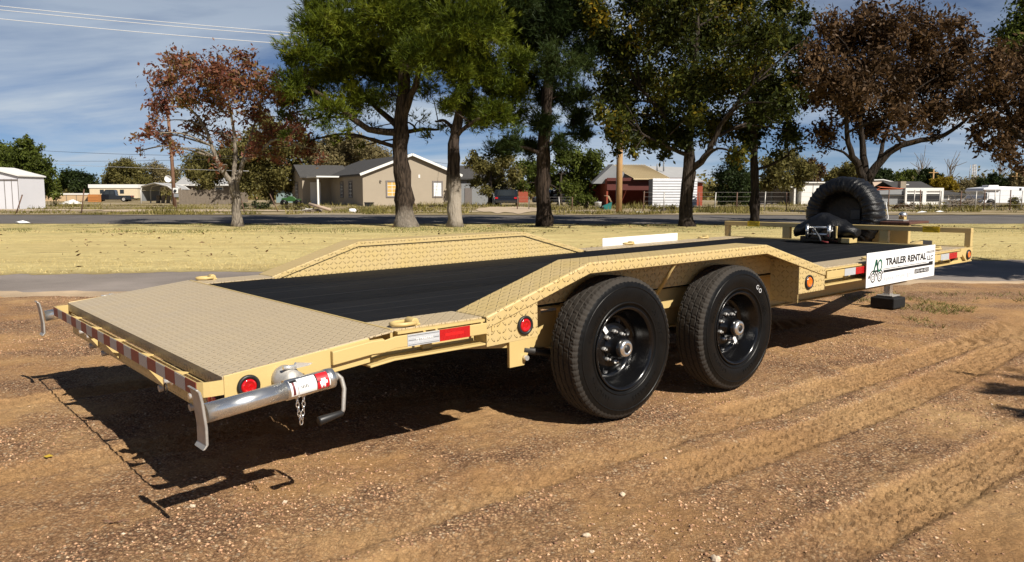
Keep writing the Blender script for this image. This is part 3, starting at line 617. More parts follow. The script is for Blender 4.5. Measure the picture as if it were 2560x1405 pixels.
        for k in range(8):
            a = 2 * math.pi * k / 8 + .25 + xa; ex, ez = xa + .083 * math.cos(a), c[2] + .083 * math.sin(a)
            nm = MB(); nm.lathe([(.0115, cy + o * .008), (.0115, cy + o * .024), (.009, cy + o * .028), (.006, cy + o * .030), (.006, cy + o * .040), (.0003, cy + o * .041)], (ex, 0, ez), 'y', 6, False); P('lug_nut', nm, M['chrome'], ty_)
            a += math.pi / 8; hx, hz = xa + .138 * math.cos(a), c[2] + .138 * math.sin(a)
            nm = MB(); nm.lathe([(.018, cy + o * -.008), (.021, cy + o * -.0035), (.018, cy + o * -.0035), (.016, cy + o * -.009), (.0003, cy + o * -.0095)], (hx, 0, hz), 'y', 16); P('vent_hole', nm, M['bplastic'], ty_)
        if near:
            nm = MB(); a = 2.2 if xa < 2.5 else -.85; nm.bar((xa + .10 * math.cos(a), cy + o * .018, c[2] + .10 * math.sin(a)), (xa + .155 * math.cos(a), cy + o * .012, c[2] + .155 * math.sin(a)), .024, .003, (0, 1, 0)); P('wheel_tag', nm, M['white'], ty_)
        if near:
            m = MB(); m.tube([(xa, -1.0, c[2]), (xa, 1.0, c[2])], .038, 10); P('axle', m, M['steel_dark'])
# cross members
for x in np.arange(.9, 6.6, .41):
    hw = .94 if 1.1 < x < 4.1 else W_ - .07; m = MB(); m.box(x, x + .05, -hw, hw, ZD - .115, ZD - .044); P('cross_member', m, M['tan'])
# front end: header, bulkhead rail and posts
m = MB(); m.box(XE - .072, XE, -W_ + .03, W_ - .03, ZD - .11, ZD + .004); P('front_header', m, M['tan'], None, .003)
m = MB(); m.box(XE - .055, XE, -W_ - .002, W_ + .002, .795, .840); rail = P('front_rail', m, M['tan'], None, .004)
for y in (-W_ + .026, W_ - .026):
    m = MB(); m.box(XE - .053, XE - .003, y - .026, y + .026, ZD + .004, .795); P('rail_post', m, M['tan'], None, .003)
for y in (-.515, .525):
    m = MB(); m.box(XE - .050, XE - .006, y - .045, y + .045, ZD + .005, .795); P('rail_post', m, M['tan'], None, .006)
for y in (-.955, .92):
    m = MB(); m.box(XE - .0575, XE - .0555, y - .075, y + .075, .790, .846); st = P('warning_sticker', m, M['yellow'], rail)
    for k, (a, b) in enumerate(((-.06, -.03), (-.05, .06), (-.06, .04), (-.02, .06))):
        m = MB(); m.box(XE - .0590, XE - .0577, y + a, y + b, .799 + k * .011, .803 + k * .011); P('sticker_line', m, M['ink'], rail)
# tongue
for s in (-1, 1):
    m = MB(); m.bar((XE - .3, s * .62, .50), (8.55, s * .06, .50), .07, .15); P('tongue_beam', m, M['tan'], None, .004)
m = MB(); m.box(8.48, 8.9, -.06, .06, .44, .56); P('coupler', m, M['steel_dark'], None, .01)
m = MB(); m.box(7.02, 7.07, -.60, -.16, .60, .835); tb = P('tool_box', m, M['tan'], None, .006)
m = MB(); m.box(7.0, 7.44, -.615, -.145, .838, .862); P('tool_box_lid', m, plain('brown_lid', (.10, .045, .03), .5), tb, .004)
m = MB(); m.box(7.12, 7.24, -.50, -.28, .866, .876); P('box_latch', m, M['galv'], tb)
m = MB(); m.box(7.52, 7.58, -.33, -.27, .55, .895); P('breakaway_post', m, M['tan'], None, .005)
m = MB(); m.lathe([(.038, .895), (.042, .905), (.040, .925), (.02, .94), (.001, .942)], (7.55, -.30, 0), 'z', 20); P('jack_cap', m, M['zinc'])
m = MB(); m.box(7.565, 7.635, -.195, -.125, .047, .60); P('jack_leg', m, M['zinc'], None, .004)
m = MB(); m.box(7.51, 7.69, -.25, -.07, .034, .046); P('jack_foot', m, M['galv'], None, .003)
# rear: reflective bar on brackets, gussets, bolts, skirt
BX = -.078; bl = 1.262
m = MB(); m.box(BX - .004, BX, -bl, bl, ZR - .066, ZR - .012); bar_ = P('rear_bar', m, M['tan'], None, .001)
for s in (-1, 1):
    m = MB(); pts = [(.004, W_ - .004), (-.045, W_ - .006), (-.066, W_ - .012), (BX - .004, W_ - .033), (BX, bl - .002), (-.062, W_ - .019), (-.043, W_ - .013), (.004, W_ - .011)]
    m.prism([(a, s * b) for a, b in pts], 'z', ZR - .066, ZR - .012); P('bar_return', m, M['tan'], bar_)
nseg = 21; sw = 2 * bl / nseg
for i in range(nseg):
    y = -bl + i * sw; m = MB(); m.box(BX - .0062, BX - .0045, y + .001, y + sw - .001, ZR - .064, ZR - .014); P('reflective_tape', m, M['redtape'] if i % 2 == 0 else M['whitetape'], bar_)
m = MB(); m.prism([(-.012, ZR - .0505), (-.006, ZR - .0505), (-.002, ZR - .168), (-.008, ZR - .168)], 'y', -1.16, 1.16); P('rear_skirt', m, M['plate'])
for y in (-.92, -.46, 0., .46, .92):
    m = MB(); m.prism([(BX + .001, ZR - .016), (BX + .02, ZR - .030), (-.001, ZR - .046), (-.001, ZR - .0495), (BX + .001, ZR - .060)], 'y', y - .004, y + .004); P('bar_bracket', m, M['tan'], bar_)
for y in (-.62, .10, .52):
    m = MB(); m.prism([(BX + .002, ZR - .067), (-.013, ZR - .067), (-.011, ZR - .158)], 'y', y - .004, y + .004); P('rear_gusset', m, M['tan'])
for y in (-1.05, -.74, .62, .80):
    m = MB(); m.tube([(-.012, y, ZR - .108), (-.046, y, ZR - .111)], .012, 8); m.lathe([(.024, -.012), (.024, -.019), (.012, -.021)], (0, y, ZR - .108), 'x', 14); P('hitch_bolt', m, M['chrome'])
    if y != -.74: continue
    m = MB(); m.lathe([(.020 + .0025 * math.cos(q), -.030 + .0025 * math.sin(q)) for q in np.linspace(0, 6.28, 7)[:-1]], (-.018, y - .03, ZR - .132), 'x', 18, True, None, True); P('clip_ring', m, M['steel_dark'])
for y in (-.95, -.55, .45, .72):
    m = MB(); m.tube([(.04, y, ZR - .176), (-.015, y, ZR - .182)], .016, 8); P('nut', m, M['galv'])
for y in (.28, .16, -1.17, -1.22, .96):
    m = MB(); m.lathe([(.026, 0), (.026, -.003), (.001, -.004)], (-.012, y, ZR - .092), 'x', 20); P('tail_lamp', m, M['redlens'])
# swivel jacks at the rear corners, swung up level
def rear_jack(s):
    y = s * (W_ + .125); A = Vector((-.108, y, .507)); B = Vector((.365, y, .553)); d = (B - A).normalized()
    m = MB(); m.tube([A, A + d * .30], .0335, 24); jk = P('rear_jack', m, M['zinc'])
    m = MB(); m.tube([A + d * .285, B - d * .03], .0375, 24); m.tube([B - d * .03, B], .0385, 24); P('jack_tube', m, M['zinc'], jk)
    c = A + Vector((-.004, 0, 0)); up = Vector((-d.z, 0, d.x))
    m = MB(); vs = []; fs = []
    prof = [(-.112, .036), (-.098, .012), (-.04, 0), (.05, 0), (.085, .006), (.098, .022)]
    for t in (0, .010):
        for hgt, bk in prof:
            for yy in (-.044, .044): vs.append(c + up * hgt + d * (-.008 + bk * .55 * -1 + .0 - t) + Vector((0, yy, 0)))
    n = len(prof)
    for i in range(n - 1):
        a = 2 * i; fs += [(a, a + 1, a + 3, a + 2), (a + 2 * n, a + 2 * n + 2, a + 2 * n + 3, a + 2 * n + 1), (a, a + 2, a + 2 + 2 * n, a + 2 * n), (a + 1, a + 1 + 2 * n, a + 3 + 2 * n, a + 3)]
    fs += [(0, 2 * n, 2 * n + 1, 1), (2 * n - 2, 2 * n - 1, 4 * n - 1, 4 * n - 2)]
    m.add(vs, fs); P('jack_foot', m, M['galv'], jk, .003)
    # swivel mount
    pc = Vector((.23, 0, .552))
    m = MB(); m.lathe([(.050, s * (W_ + .002)), (.050, s * (W_ + .035)), (.044, s * (W_ + .037)), (.042, s * (W_ + .095)), (.001, s * (W_ + .097))], pc, 'y', 24); P('swivel_mount', m, M['galv'], jk)
    m = MB(); m.tube([(.20, y - s * .06, .605), (.25, y - s * .06, .603)], .008, 8); m.prism([(.235, .596), (.30, .600), (.315, .607), (.25, .618)], 'y', *sorted((y - s * .066, y - s * .054))); P('swivel_pin', m, M['chrome'], jk)
    # crank and handle
    m = MB(); m.tube([B - d * .01, B + d * .018], .017, 12); m.tube([B, B + d * .022 + Vector((0, 0, .004)), B + d * .036 + Vector((0, s * .004, -.012)), B + d * .040 + Vector((0, s * .016, -.05)), B + d * .030 + Vector((0, s * .022, -.128)), B + d * .022 + Vector((0, s * .022, -.142))], [.009, .009, .0088, .0085, .008, .008], 10); P('crank', m, M['galv'], jk)
    h0 = B + d * .028 + Vector((0, s * .022, -.140)); m = MB(); m.tube([h0, h0 + Vector((-.006, 0, 0)), h0 + Vector((-.095, 0, -.012)), h0 + Vector((-.102, 0, -.013))], [.009, .0115, .0175, .015], 14); P('crank_handle', m, M['bplastic'], jk)
    # stickers wrapped on the tube
    def wrap(name, t0, t1, a0, a1, rad, mt, slant=0):
        vs = []; n = 14; v_ = Vector((0, s, 0))
        for i in range(n + 1):
            a = a0 + (a1 - a0) * i / n
            for t in (t0 + slant * i / n, t1):
                vs.append(A + d * t + (v_ * math.cos(a) + up * math.sin(a)) * rad)
        mm = MB(); mm.add(vs, [(2 * i, 2 * i + 1, 2 * i + 3, 2 * i + 2) for i in range(n)], True); return P(name, mm, mt, jk)
    wrap('label_white', .295, .395, -.55, 1.15, .0380, M['white']); wrap('label_bar', .303, .312, -.45, 1.05, .0383, plain('dark_red_print', (.12, .01, .015), .5)); wrap('label_block', .297, .325, .85, 1.13, .0384, M['ink'])
    for k in range(5): wrap('label_code', .335 + k * .006, .338 + k * .006, .05, .35, .0383, M['ink'])
    wrap('label_ring', .350, .372, .35, .75, .0383, M['grey']); wrap('label_line', .322, .324, -.45, 1.0, .0383, M['ink'])
    wrap('label_red', .398, .458, -.55, 1.15, .0381, plain('red_label', (.55, .012, .02), .4), 0)
    wrap('label_red_corner', .396, .42, .2, 1.15, .0382, M['ink'], .0)
    wrap('label_red_corner', .40, .425, .28, 1.15, .03835, plain('red_label', (.55, .012, .02), .4), .0)
    # pale emblem: head, chest, legs
    for t0, t1, a0, a1 in ((.414, .432, .22, .48), (.408, .438, -.05, .25), (.410, .430, -.25, -.02), (.412, .418, -.42, -.22), (.424, .430, -.42, -.22), (.446, .450, -.4, .8)):
        wrap('label_emblem', t0, t1, a0, a1, .0385, M['white'])
    # chain: two hanging strands of links
    if s == -1:
        cp = Vector((.235, y + .0, .512))
        for st in range(2):
            for i in range(7):
                cx_ = cp + Vector(((.5 - st) * .026 * (1 - (i / 6.2) ** 2), 0, -.006 - i * .0165)); m = MB()
                ring = []
                for q in np.linspace(0, 2 * math.pi, 11)[:-1]:
                    a, b = .0058 * math.cos(q), .0115 * math.sin(q); ring.append(cx_ + (Vector((a, 0, b)) if i % 2 == 0 else Vector((0, a, b))))
                m.tube(ring + [ring[0]], .0018, 5, True, False); P('chain_link', m, M['zinc'], jk)
    return jk
rear_jack(-1); rear_jack(1)

# ------------------------------------------------------------------ lettering
def text_mesh(txt, size, width=None, bold=0, spacing=1):
    cu = bpy.data.curves.new('t', 'FONT'); cu.body = txt; cu.size = size; cu.extrude = .0004; cu.offset = bold; cu.space_character = spacing; cu.resolution_u = 3
    ob = bpy.data.objects.new('t', cu); S.collection.objects.link(ob); dg = bpy.context.evaluated_depsgraph_get(); me = bpy.data.meshes.new_from_object(ob.evaluated_get(dg))
    bpy.data.objects.remove(ob); bpy.data.curves.remove(cu)
    co = np.zeros(len(me.vertices) * 3); me.vertices.foreach_get('co', co); co = co.reshape(-1, 3); co[:, 0] -= co[:, 0].min()
    if width: co[:, 0] *= width / max(1e-6, co[:, 0].max())
    return me, co
def text_on(parent, name, txt, size, org, ex, ez, mt, width=None, bold=0, shear=0):
    me, co = text_mesh(txt, size, width, bold); ex = Vector(ex); ez = Vector(ez); nn = ex.cross(ez); org = Vector(org)
    new = np.array([tuple(org + ex * (c[0] + shear * c[1]) + ez * c[1] + nn * c[2]) for c in co]); me.vertices.foreach_set('co', new.ravel()); me.update(); me.materials.clear(); me.materials.append(mt)
    o = bpy.data.objects.new(name, me); S.collection.objects.link(o); o.parent = parent; return o
text_on(TR, 'reflector_lettering', 'PJ TRAILERS', .013, (.815, -W_ - .0152, ZD - .0505), (1, 0, 0), (0, 0, 1), M['white'], .085, .0002)
# white letters on the front tyre, raised on the sidewall
for k, ch in enumerate('GO'):
    a = .98 - k * .125; rr = .283; c0 = Vector((3.175 + rr * math.cos(a), -1.190 - .1096, .3855 + (.0415 - .0166 * 3.15) + rr * math.sin(a)))
    text_on(TR, 'tyre_letter', ch, .040, c0, (math.cos(a - math.pi / 2), 0, math.sin(a - math.pi / 2)), (math.cos(a), 0, math.sin(a)), M['grey'])

# ------------------------------------------------------------------ sign boards on the sides
def sign(s, label):
    rt = thing('sign_board', label, 'sign', TR.matrix_basis @ Vector((5.28, s * (W_ + .030), .485)), TA); rt.rotation_euler = (0, -.0166, TA)
    X0, X1_, ZT = -.578, .582, .256
    m = MB(); m.box(X0, X1_, -.003, .003, 0, ZT); P('panel', m, M['white'], rt, .001)
    return rt
sg = sign(-1, 'white trailer rental sign with black lettering and trailer drawing on the tan rail'); sign(1, 'blank white back of the sign board fixed to the far rail')
yf = -.0036
def pr(name, mb, mt): return mb.build(name, mt, sg)
E1 = (1, 0, 0); E3 = (0, 0, 1)
text_on(sg, 'lettering', 'TRAILER RENTAL', .072, (-.285, yf, .148), E1, E3, M['ink'], .70, .0026)
text_on(sg, 'lettering', 'LLC', .05, (.438, yf, .138), E1, E3, M['ink'], .105, .0014)
# logo: green A stroke and O ring
m = MB(); m.prism([(-.480, .105), (-.462, .105), (-.418, .200), (-.418, .172), (-.428, .202), (-.442, .202)], 'y', yf - .0006, yf); pr('logo_a', m, M['green'])
m = MB(); m.bar((-.425, yf - .0003, .200), (-.408, yf - .0003, .110), .014, .0006, (0, 1, 0)); pr('logo_stroke', m, M['ink'])
ring = MB(); vs = []; fs = []
for k in range(28):
    a = 2 * math.pi * k / 28
    vs += [(-.377 + .038 * math.cos(a) + .006 * math.sin(a), yf - .0007, .153 + .048 * math.sin(a)), (-.377 + .023 * math.cos(a) + .004 * math.sin(a), yf - .0007, .153 + .033 * math.sin(a))]
ring.add(vs, [(2 * k, (2 * k + 2) % 56, (2 * k + 3) % 56, 2 * k + 1) for k in range(28)]); pr('logo_o', ring, M['green'])
# trailer drawing
m = MB(); m.box(-.315, .545, yf - .0006, yf, .094, .113); m.box(.47, .545, yf - .0006, yf, .113, .124); pr('drawn_deck', m, M['ink'])
m = MB(); m.box(-.325, .43, yf - .0006, yf, .120, .1235); m.box(-.07, -.063, yf - .0006, yf, .1235, .130); pr('drawn_line', m, M['ink'])
def arc(cx, cz, r0, r1, a0, a1, name, n=20):
    mm = MB(); vs = []
    for k in range(n + 1):
        a = a0 + (a1 - a0) * k / n; vs += [(cx + r0 * math.cos(a), yf - .0006, cz + r0 * math.sin(a)), (cx + r1 * math.cos(a), yf - .0006, cz + r1 * math.sin(a))]
    mm.add(vs, [(2 * k, 2 * k + 2, 2 * k + 3, 2 * k + 1) for k in range(n)]); pr(name, mm, M['ink'])
for cx_ in (-.478, -.373):
    arc(cx_, .068, .027, .037, 0, 2 * math.pi, 'drawn_wheel'); arc(cx_, .068, .012, .016, 0, 2 * math.pi, 'drawn_hub')
    arc(cx_, .068, .046, .056, .35, math.pi - .1, 'drawn_fender')
m = MB(); m.box(-.46, -.39, yf - .00055, yf, .108, .122); m.box(-.548, -.53, yf - .0006, yf, .065, .085); pr('drawn_step', m, M['ink'])
m = MB(); m.box(.215, .475, yf - .0006, yf, .044, .079); pr('phone_plate', m, M['ink'])
text_on(sg, 'phone_number', '(575) 441-8212', .030, (.226, yf - .0009, .051), E1, E3, M['white'], .238)
m = MB(); m.box(.42, .565, yf - .0006, yf, .196, .211); pr('web_plate', m, M['ink'])
for k in range(9):
    m = MB(); m.box(.452 + k * .0118, .461 + k * .0118, yf - .0011, yf - .0007, .2005, .2065); pr('web_mark', m, M['white'])
m = MB(); m.box(.425, .445, yf - .0011, yf - .0007, .199, .208); pr('web_mark', m, M['grey'])
x = -.30
for k in range(15):
    wd = random.uniform(.018, .03)
    if k not in (5, 11):
        m = MB(); hz = random.uniform(.04, .05); m.box(x, x + .006, yf - .0005, yf, .020, .020 + hz); m.box(x + .0065, x + wd, yf - .0005, yf, .020 + random.uniform(0, .03), .032 + random.uniform(.012, .03)); pr('faded_print', m, plain('faded_print', (.56, .57, .60), .5, 0, .3, .03))
    x += wd + .008

# ------------------------------------------------------------------ covered spare wheel, winch, pad
def in_tr(p): return TR.matrix_basis @ Vector(p)
bpy.context.view_layer.update()
sp = thing('spare_wheel', 'black fabric covered spare wheel standing at the front of the trailer', 'spare wheel', in_tr((7.02, .062, .535)), TA)
def cover(nseg=200):
    prof = [(.04, .03), (.16, .03), (.205, .0), (.226, -.06), (.238, -.115), (.262, -.136), (.310, -.140), (.350, -.132), (.378, -.112), (.391, -.07), (.394, 0), (.391, .07), (.378, .11), (.34, .13), (.30, .134), (.26, .128)]
    vs = []; fs = []; m = len(prof)
    for k in range(nseg):
        a = 2 * math.pi * k / nseg
        for j, (r_, h) in enumerate(prof):
            wv = .42 * math.sin(a * 43 + 1.6 * math.sin(a * 3) + j * .55) + .38 * math.sin(a * 61 + j * .9 + 2 * math.sin(a * 2)) + .22 * math.sin(a * 17 - j * .8 + math.sin(a * 4))
            amp = .011 * min(1, max(0, (r_ - .19) / .06)) * (.5 + .5 * math.sin(a * 5 + j * .4) ** 2 + .3)
            rr = r_ + amp * wv * (1 if r_ > .33 else .55); hh = h + amp * wv * (1 if r_ < .36 else .3) * 1.2
            vs.append((hh, rr * math.cos(a), rr * math.sin(a) + .385))
    for k in range(nseg):
        for j in range(m - 1):
            a = k * m + j; b = ((k + 1) % nseg) * m + j; fs.append((a, a + 1, b + 1, b))
    fs.append(tuple(k * m for k in range(nseg))); mb = MB(); mb.add(vs, fs, True); return mb
cv = cover().build('wheel_cover', M['fabric'], sp)
m = MB(); m.lathe([(.20, .125), (.27, .129), (.285, .120), (.19, .10)], (0, 0, .385), 'x', 40); m.build('tyre', M['rubber'], sp)
m = MB(); m.tube([(.130, -.33, .20), (.150, -.385, .36), (.135, -.36, .52)], .004, 6); m.tube([(.12, -.10, .02), (.128, -.20, .06), (.135, -.29, .16)], .005, 6); m.build('draw_cord', M['white'], sp)
m = MB(); m.box(.012, .017, -.155, -.055, .34, .44); m.build('cover_patch', plain('cover_patch', (.03, .032, .035), .5), sp, .003)
m = MB(); m.box(.0105, .0116, -.145, -.140, .36, .365); m.box(.0105, .0116, -.145, -.140, .41, .415); m.build('patch_eyelet', M['ink'], sp)
m = MB(); m.box(-.02, .30, -.03, .03, -.03, .06); m.bar((.14, 0, .03), (.14, 0, .385), .05, .08); m.build('mount_bracket', M['tan'], sp, .004)

wn = thing('winch', 'winch under a black fabric cover with steel roller fairlead at the deck front', 'winch', in_tr((6.50, -.02, ZD)), TA)
def blob():
    n1_, n2_ = 48, 20; vs = []; fs = []
    for i in range(n1_):
        a = 2 * math.pi * i / n1_
        for j in range(n2_):
            b = math.pi * j / (n2_ - 1)
            x = .13 * math.sin(b) * math.cos(a); y = .335 * math.sin(b) * math.sin(a); z = .085 * math.cos(b)
            y = np.sign(y) * min(abs(y) * 1.12, .33)
            z = z * (1.0 + (.75 * math.exp(-((y - .02) / .13) ** 2) if z > 0 else .25 * math.exp(-((y) / .2) ** 2)))
            z -= .05 * max(0, abs(y) - .18) / .15
            z += .010 * math.sin(y * 34 + x * 20) * math.sin(b) + .007 * math.sin(y * 61 - x * 47 + z * 30) * math.sin(b); x += .010 * math.sin(y * 29 + z * 33)
            vs.append((x, y, z + .145))
    for i in range(n1_):
        for j in range(n2_ - 1):
            a = i * n2_ + j; b = ((i + 1) % n1_) * n2_ + j; fs.append((a, a + 1, b + 1, b))
    m = MB(); m.add(vs, fs, True); return m
blob().build('cover', M['fabric'], wn)
m = MB(); m.box(-.10, .12, -.22, .22, .004, .055); m.build('mounting_plate', M['black'], wn, .004)
for y in (-.115, .115):
    m = MB(); m.tube([(-.150, y, .062), (-.150, y, .172)], .0165, 16); m.build('fairlead_roller', M['zinc'], wn)
    m = MB(); m.tube([(-.150, y, .172), (-.150, y, .182)], .011, 10); m.tube([(-.150, y, .05), (-.150, y, .062)], .011, 10); m.build('roller_pin', M['steel_dark'], wn)
for z in (.082, .150):
    m = MB(); m.tube([(-.138, -.095, z), (-.138, .095, z)], .0115, 14); m.build('fairlead_roller', M['zinc'], wn)
m = MB(); m.box(-.128, -.122, -.155, .145, .03, .165); m.box(-.165, -.128, -.150, .140, .0385, .048); m.build('fairlead_plate', M['black'], wn, .003)
m = MB(); m.tube([(-.155, .03, .118), (-.175, .0, .095), (-.172, -.03, .055), (-.185, -.05, .018)], .009, 10); m.build('hook_strap', plain('dark_strap', (.05, .055, .06), .6), wn)
m = MB(); m.lathe([(.013 + .003 * math.cos(q), .003 * math.sin(q)) for q in np.linspace(0, 6.28, 7)[:-1]], (-.162, .035, .125), 'x', 14, True, None, True); m.build('hook_ring', M['chrome'], wn)
m = MB(); m.tube([(-.13, -.135, .12), (-.14, -.135, .12)], .011, 10); m.build('bolt', M['chrome'], wn)
m = MB(); m.box(-.12, -.10, -.178, -.160, .048, .165); m.build('side_bracket', M['tan'], wn, .003)
m = MB(); m.box(-.10, .05, -.30, -.185, .004, .052); m.build('stand_off', M['tan'], wn, .004)
m = MB(); m.tube([(-.17, -.05, .018), (-.19, -.10, .010), (-.18, -.13, .009)], .008, 8); m.build('red_strap', plain('red_strap', (.16, .01, .012), .7), wn)

pd = thing('jack_pad', 'thick black rubber pad on the dirt under the front jack', 'jack pad', in_tr((7.60, -.16, 0)), TA); pd.location.z = -.006
m = MB(); m.box(-.135, .135, -.13, .13, 0, .114); m.build('block', plain('pad_rubber', (.012, .012, .012), .7, 0, .3, .3, 20, .002, 60), pd, .012)
m = MB(); m.box(-.11, .11, -.105, .105, .1145, .1185); m.build('recess', M['bplastic'], pd, .003)
# ------------------------------------------------------------------ trees
BK = dict(pine=bark('pine_bark', (.014, .010, .008), (.07, .050, .037), 3.5), pine_foot=bark('pine_bark_whitened', (.018, .013, .010), (.085, .062, .046), 3.5, -.03), pine_pale=bark('pine_bark_pale', (.022, .016, .013), (.10, .075, .06), 3.5, .28), elm=bark('elm_bark', (.018, .014, .011), (.075, .058, .045), 4), grey=bark('grey_bark', (.12, .10, .08), (.36, .31, .25), 5), dark=bark('dark_bark', (.014, .011, .009), (.05, .038, .03), 4))
LF = dict(
    pine=leaf('pine_needles', [(0, (.008, .014, .003)), (.35, (.035, .052, .007)), (.65, (.105, .130, .012)), (1, (.24, .245, .028))], .12, .8, .3),  # clump noise puts the crown's lit tufts and dark interior into the colour
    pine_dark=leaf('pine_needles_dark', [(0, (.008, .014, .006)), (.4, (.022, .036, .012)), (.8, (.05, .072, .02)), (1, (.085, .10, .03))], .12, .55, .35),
    dead=leaf('dead_needles', [(0, (.09, .05, .03)), (1, (.2, .11, .06))], .2),
    elm=leaf('elm_leaves', [(0, (.008, .012, .004)), (.45, (.028, .036, .008)), (.66, (.065, .070, .011)), (.85, (.19, .135, .012)), (1, (.36, .21, .015))], .22, .42, .35),
    brown=leaf('brown_leaves', [(0, (.016, .011, .007)), (.4, (.060, .037, .020)), (.75, (.115, .068, .034)), (.93, (.16, .10, .05)), (1, (.20, .135, .075))], .2, .5, .6),
    red=leaf('red_leaves', [(0, (.05, .020, .016)), (.3, (.13, .045, .032)), (.55, (.19, .085, .045)), (.75, (.15, .115, .03)), (1, (.24, .20, .06))], .25, .45, .4),
    olive=leaf('olive_leaves', [(0, (.045, .042, .012)), (.5, (.13, .115, .034)), (1, (.27, .23, .085))], .25, .3, .5),
    wisp=leaf('wispy_leaves', [(0, (.09, .075, .035)), (.5, (.19, .155, .07)), (1, (.31, .26, .14))], .25, .3, .5),
    green=leaf('green_leaves', [(0, (.022, .032, .007)), (.5, (.075, .095, .017)), (1, (.17, .195, .04))], .25, .35, .5),
    dkgreen=leaf('dark_green_leaves', [(0, (.008, .014, .005)), (.5, (.025, .038, .012)), (1, (.06, .078, .022))], .2, .35, .5),
    yellow=leaf('yellow_leaves', [(0, (.10, .075, .008)), (.5, (.22, .155, .015)), (1, (.36, .26, .03))], .25, .4, .5))

def tree(name, label, D, base_u, trunk, clumps, leafmt, barkmt, style='leaf', dens=1.0, lsize=.1, group=None, cat='tree', limbs=(), depth=None, seed=1, twigs=14, extra=None, zb=None, lseg=7):
    """trunk: [(u, v, r_px)], clumps: [(u, v, r_px, depth offset m)]; distances and sizes become metres at the tree's own distance D"""
    r = np.random.default_rng(seed); k = 1 / ppm(D)
    z0 = zg(D) if zb is None else zb; b = at(base_u, 560, D); root = thing(name, label, cat, (b.x, D, z0), 0, group); O = Vector((b.x, D, z0))
    tr_ = [(at(u, v, D) - O, rp * k) for u, v, rp in trunk]; tr_[0] = (Vector((tr_[0][0].x, 0, -.05)), tr_[0][1])
    # trunk with flare and lumps
    P0 = [p for p, _ in tr_]; R0 = [q for _, q in tr_]; pts = []; rad = []
    for i in range(len(P0) - 1):
        n_ = max(2, int((P0[i + 1] - P0[i]).length / .35))
        for j in range(n_):
            t = j / n_; p = P0[i].lerp(P0[i + 1], t); q = R0[i] * (1 - t) + R0[i + 1] * t
            pts.append(p + Vector((r.normal() * q * .06, r.normal() * q * .06, 0))); rad.append(q * (1 + .07 * r.normal()))
    pts.append(P0[-1]); rad.append(R0[-1] * .6); rad[0] *= 1.25; 
    wood = MB(); wood.tube(pts, rad, 14)
    # knobbly bark: push the ring vertices in and out
    for i in range(len(wood.v)):
        x, y, z = wood.v[i]; ring = i // 14
        if ring < len(pts):
            c = pts[ring]; f = 1 + .10 * r.normal(); wood.v[i] = (c.x + (x - c.x) * f, c.y + (y - c.y) * f, z)
    def limb(path, r0, r1, n=lseg):
        """smooth curved limb through the points"""
        Q = [Vector(p) for p in path]; out_ = []; rr = []
        m = 4 * (len(Q) - 1)
        for i in range(m + 1):
            t = i / m * (len(Q) - 1); a = min(int(t), len(Q) - 2); f = t - a
            p0 = Q[max(a - 1, 0)]; p1 = Q[a]; p2 = Q[a + 1]; p3 = Q[min(a + 2, len(Q) - 1)]
            p = .5 * ((2 * p1) + (p2 - p0) * f + (2 * p0 - 5 * p1 + 4 * p2 - p3) * f * f + (3 * p1 - p0 - 3 * p2 + p3) * f ** 3)
            out_.append(p + Vector(r.normal(0, r0 * .12, 3))); rr.append(r0 + (r1 - r0) * i / m)
        wood.tube(out_, rr, n, True, False); return out_
    nodes = [(p, q) for p, q in zip(pts, rad) if p.z > .45 * max(1e-3, pts[-1].z) or p.z > 2.2]
    for lb in limbs:
        path = [at(u, v, D) + Vector((0, dd, 0)) - O for u, v, rp, dd in lb]; o_ = limb(path, lb[0][2] * k, lb[-1][2] * k, 9)
        nodes += [(p, max(.02, lb[0][2] * k * (1 - i / len(o_)) + lb[-1][2] * k * i / len(o_))) for i, p in enumerate(o_)][2:]
    LP = []; LD = []
    for ci, c in enumerate(clumps):
        u, v, rp, dd = c[:4]; den = c[4] if len(c) > 4 else 1.
        C = at(u, v, D + dd) - O; cr_ = rp * k * (D + dd) / D; den *= .35 if v < -70 else 1.
        best = min(nodes, key=lambda q: (q[0] - C).length + (1.2 * max(0, q[0].z - C.z + .2)) + .15 * abs(q[0].y - C.y))
        st = best[0]; L_ = (C - st).length
        if L_ > .3:
            mid = st.lerp(C, .5) + Vector((r.normal() * .1 * L_, r.normal() * .1 * L_, .10 * L_)); rb = min(best[1] * .6, .014 * L_ + .02)
            limb([st, mid, C], rb, rb * .35, 6)
        cr_ *= 1.10 if D < 45 else 1.18; nt = max(4, int(twigs * (1.7 if D < 45 else 1.5) * (cr_ / .9) ** 1.7 * den))
        for _ in range(nt):
            d_ = Vector(r.normal(size=3)); d_.normalize(); e = C + Vector((d_.x * cr_, d_.y * cr_, d_.z * cr_ * .82)) * (r.random() ** .4) * 1.08
            s0 = C + (st - C) * r.random() * min(.5, cr_ / max(L_, .01) * .5)
            md = s0.lerp(e, .5) + Vector(r.normal(0, .06 * cr_, 3)); wood.tube([s0, md, e], [.022, .013, .005] if D < 40 else [.03, .02, .01], 3, False, False)
            nl = int(dens * den * (cr_ * 60 + 12)); t = .25 + .78 * r.random(nl) ** .8
            q = np.array(s0)[None] + (np.array(e) - np.array(s0))[None] * t[:, None] + r.normal(0, .13 * cr_ + .05, (nl, 3)); LP.append(q); LD.append(np.repeat(np.array((e - C).normalized() if (e - C).length > 1e-6 else (0, 0, 1))[None], nl, 0))
    wood.build('trunk', barkmt, root, fix=False)
    q = np.concatenate(LP); dr = np.concatenate(LD); n = len(q)
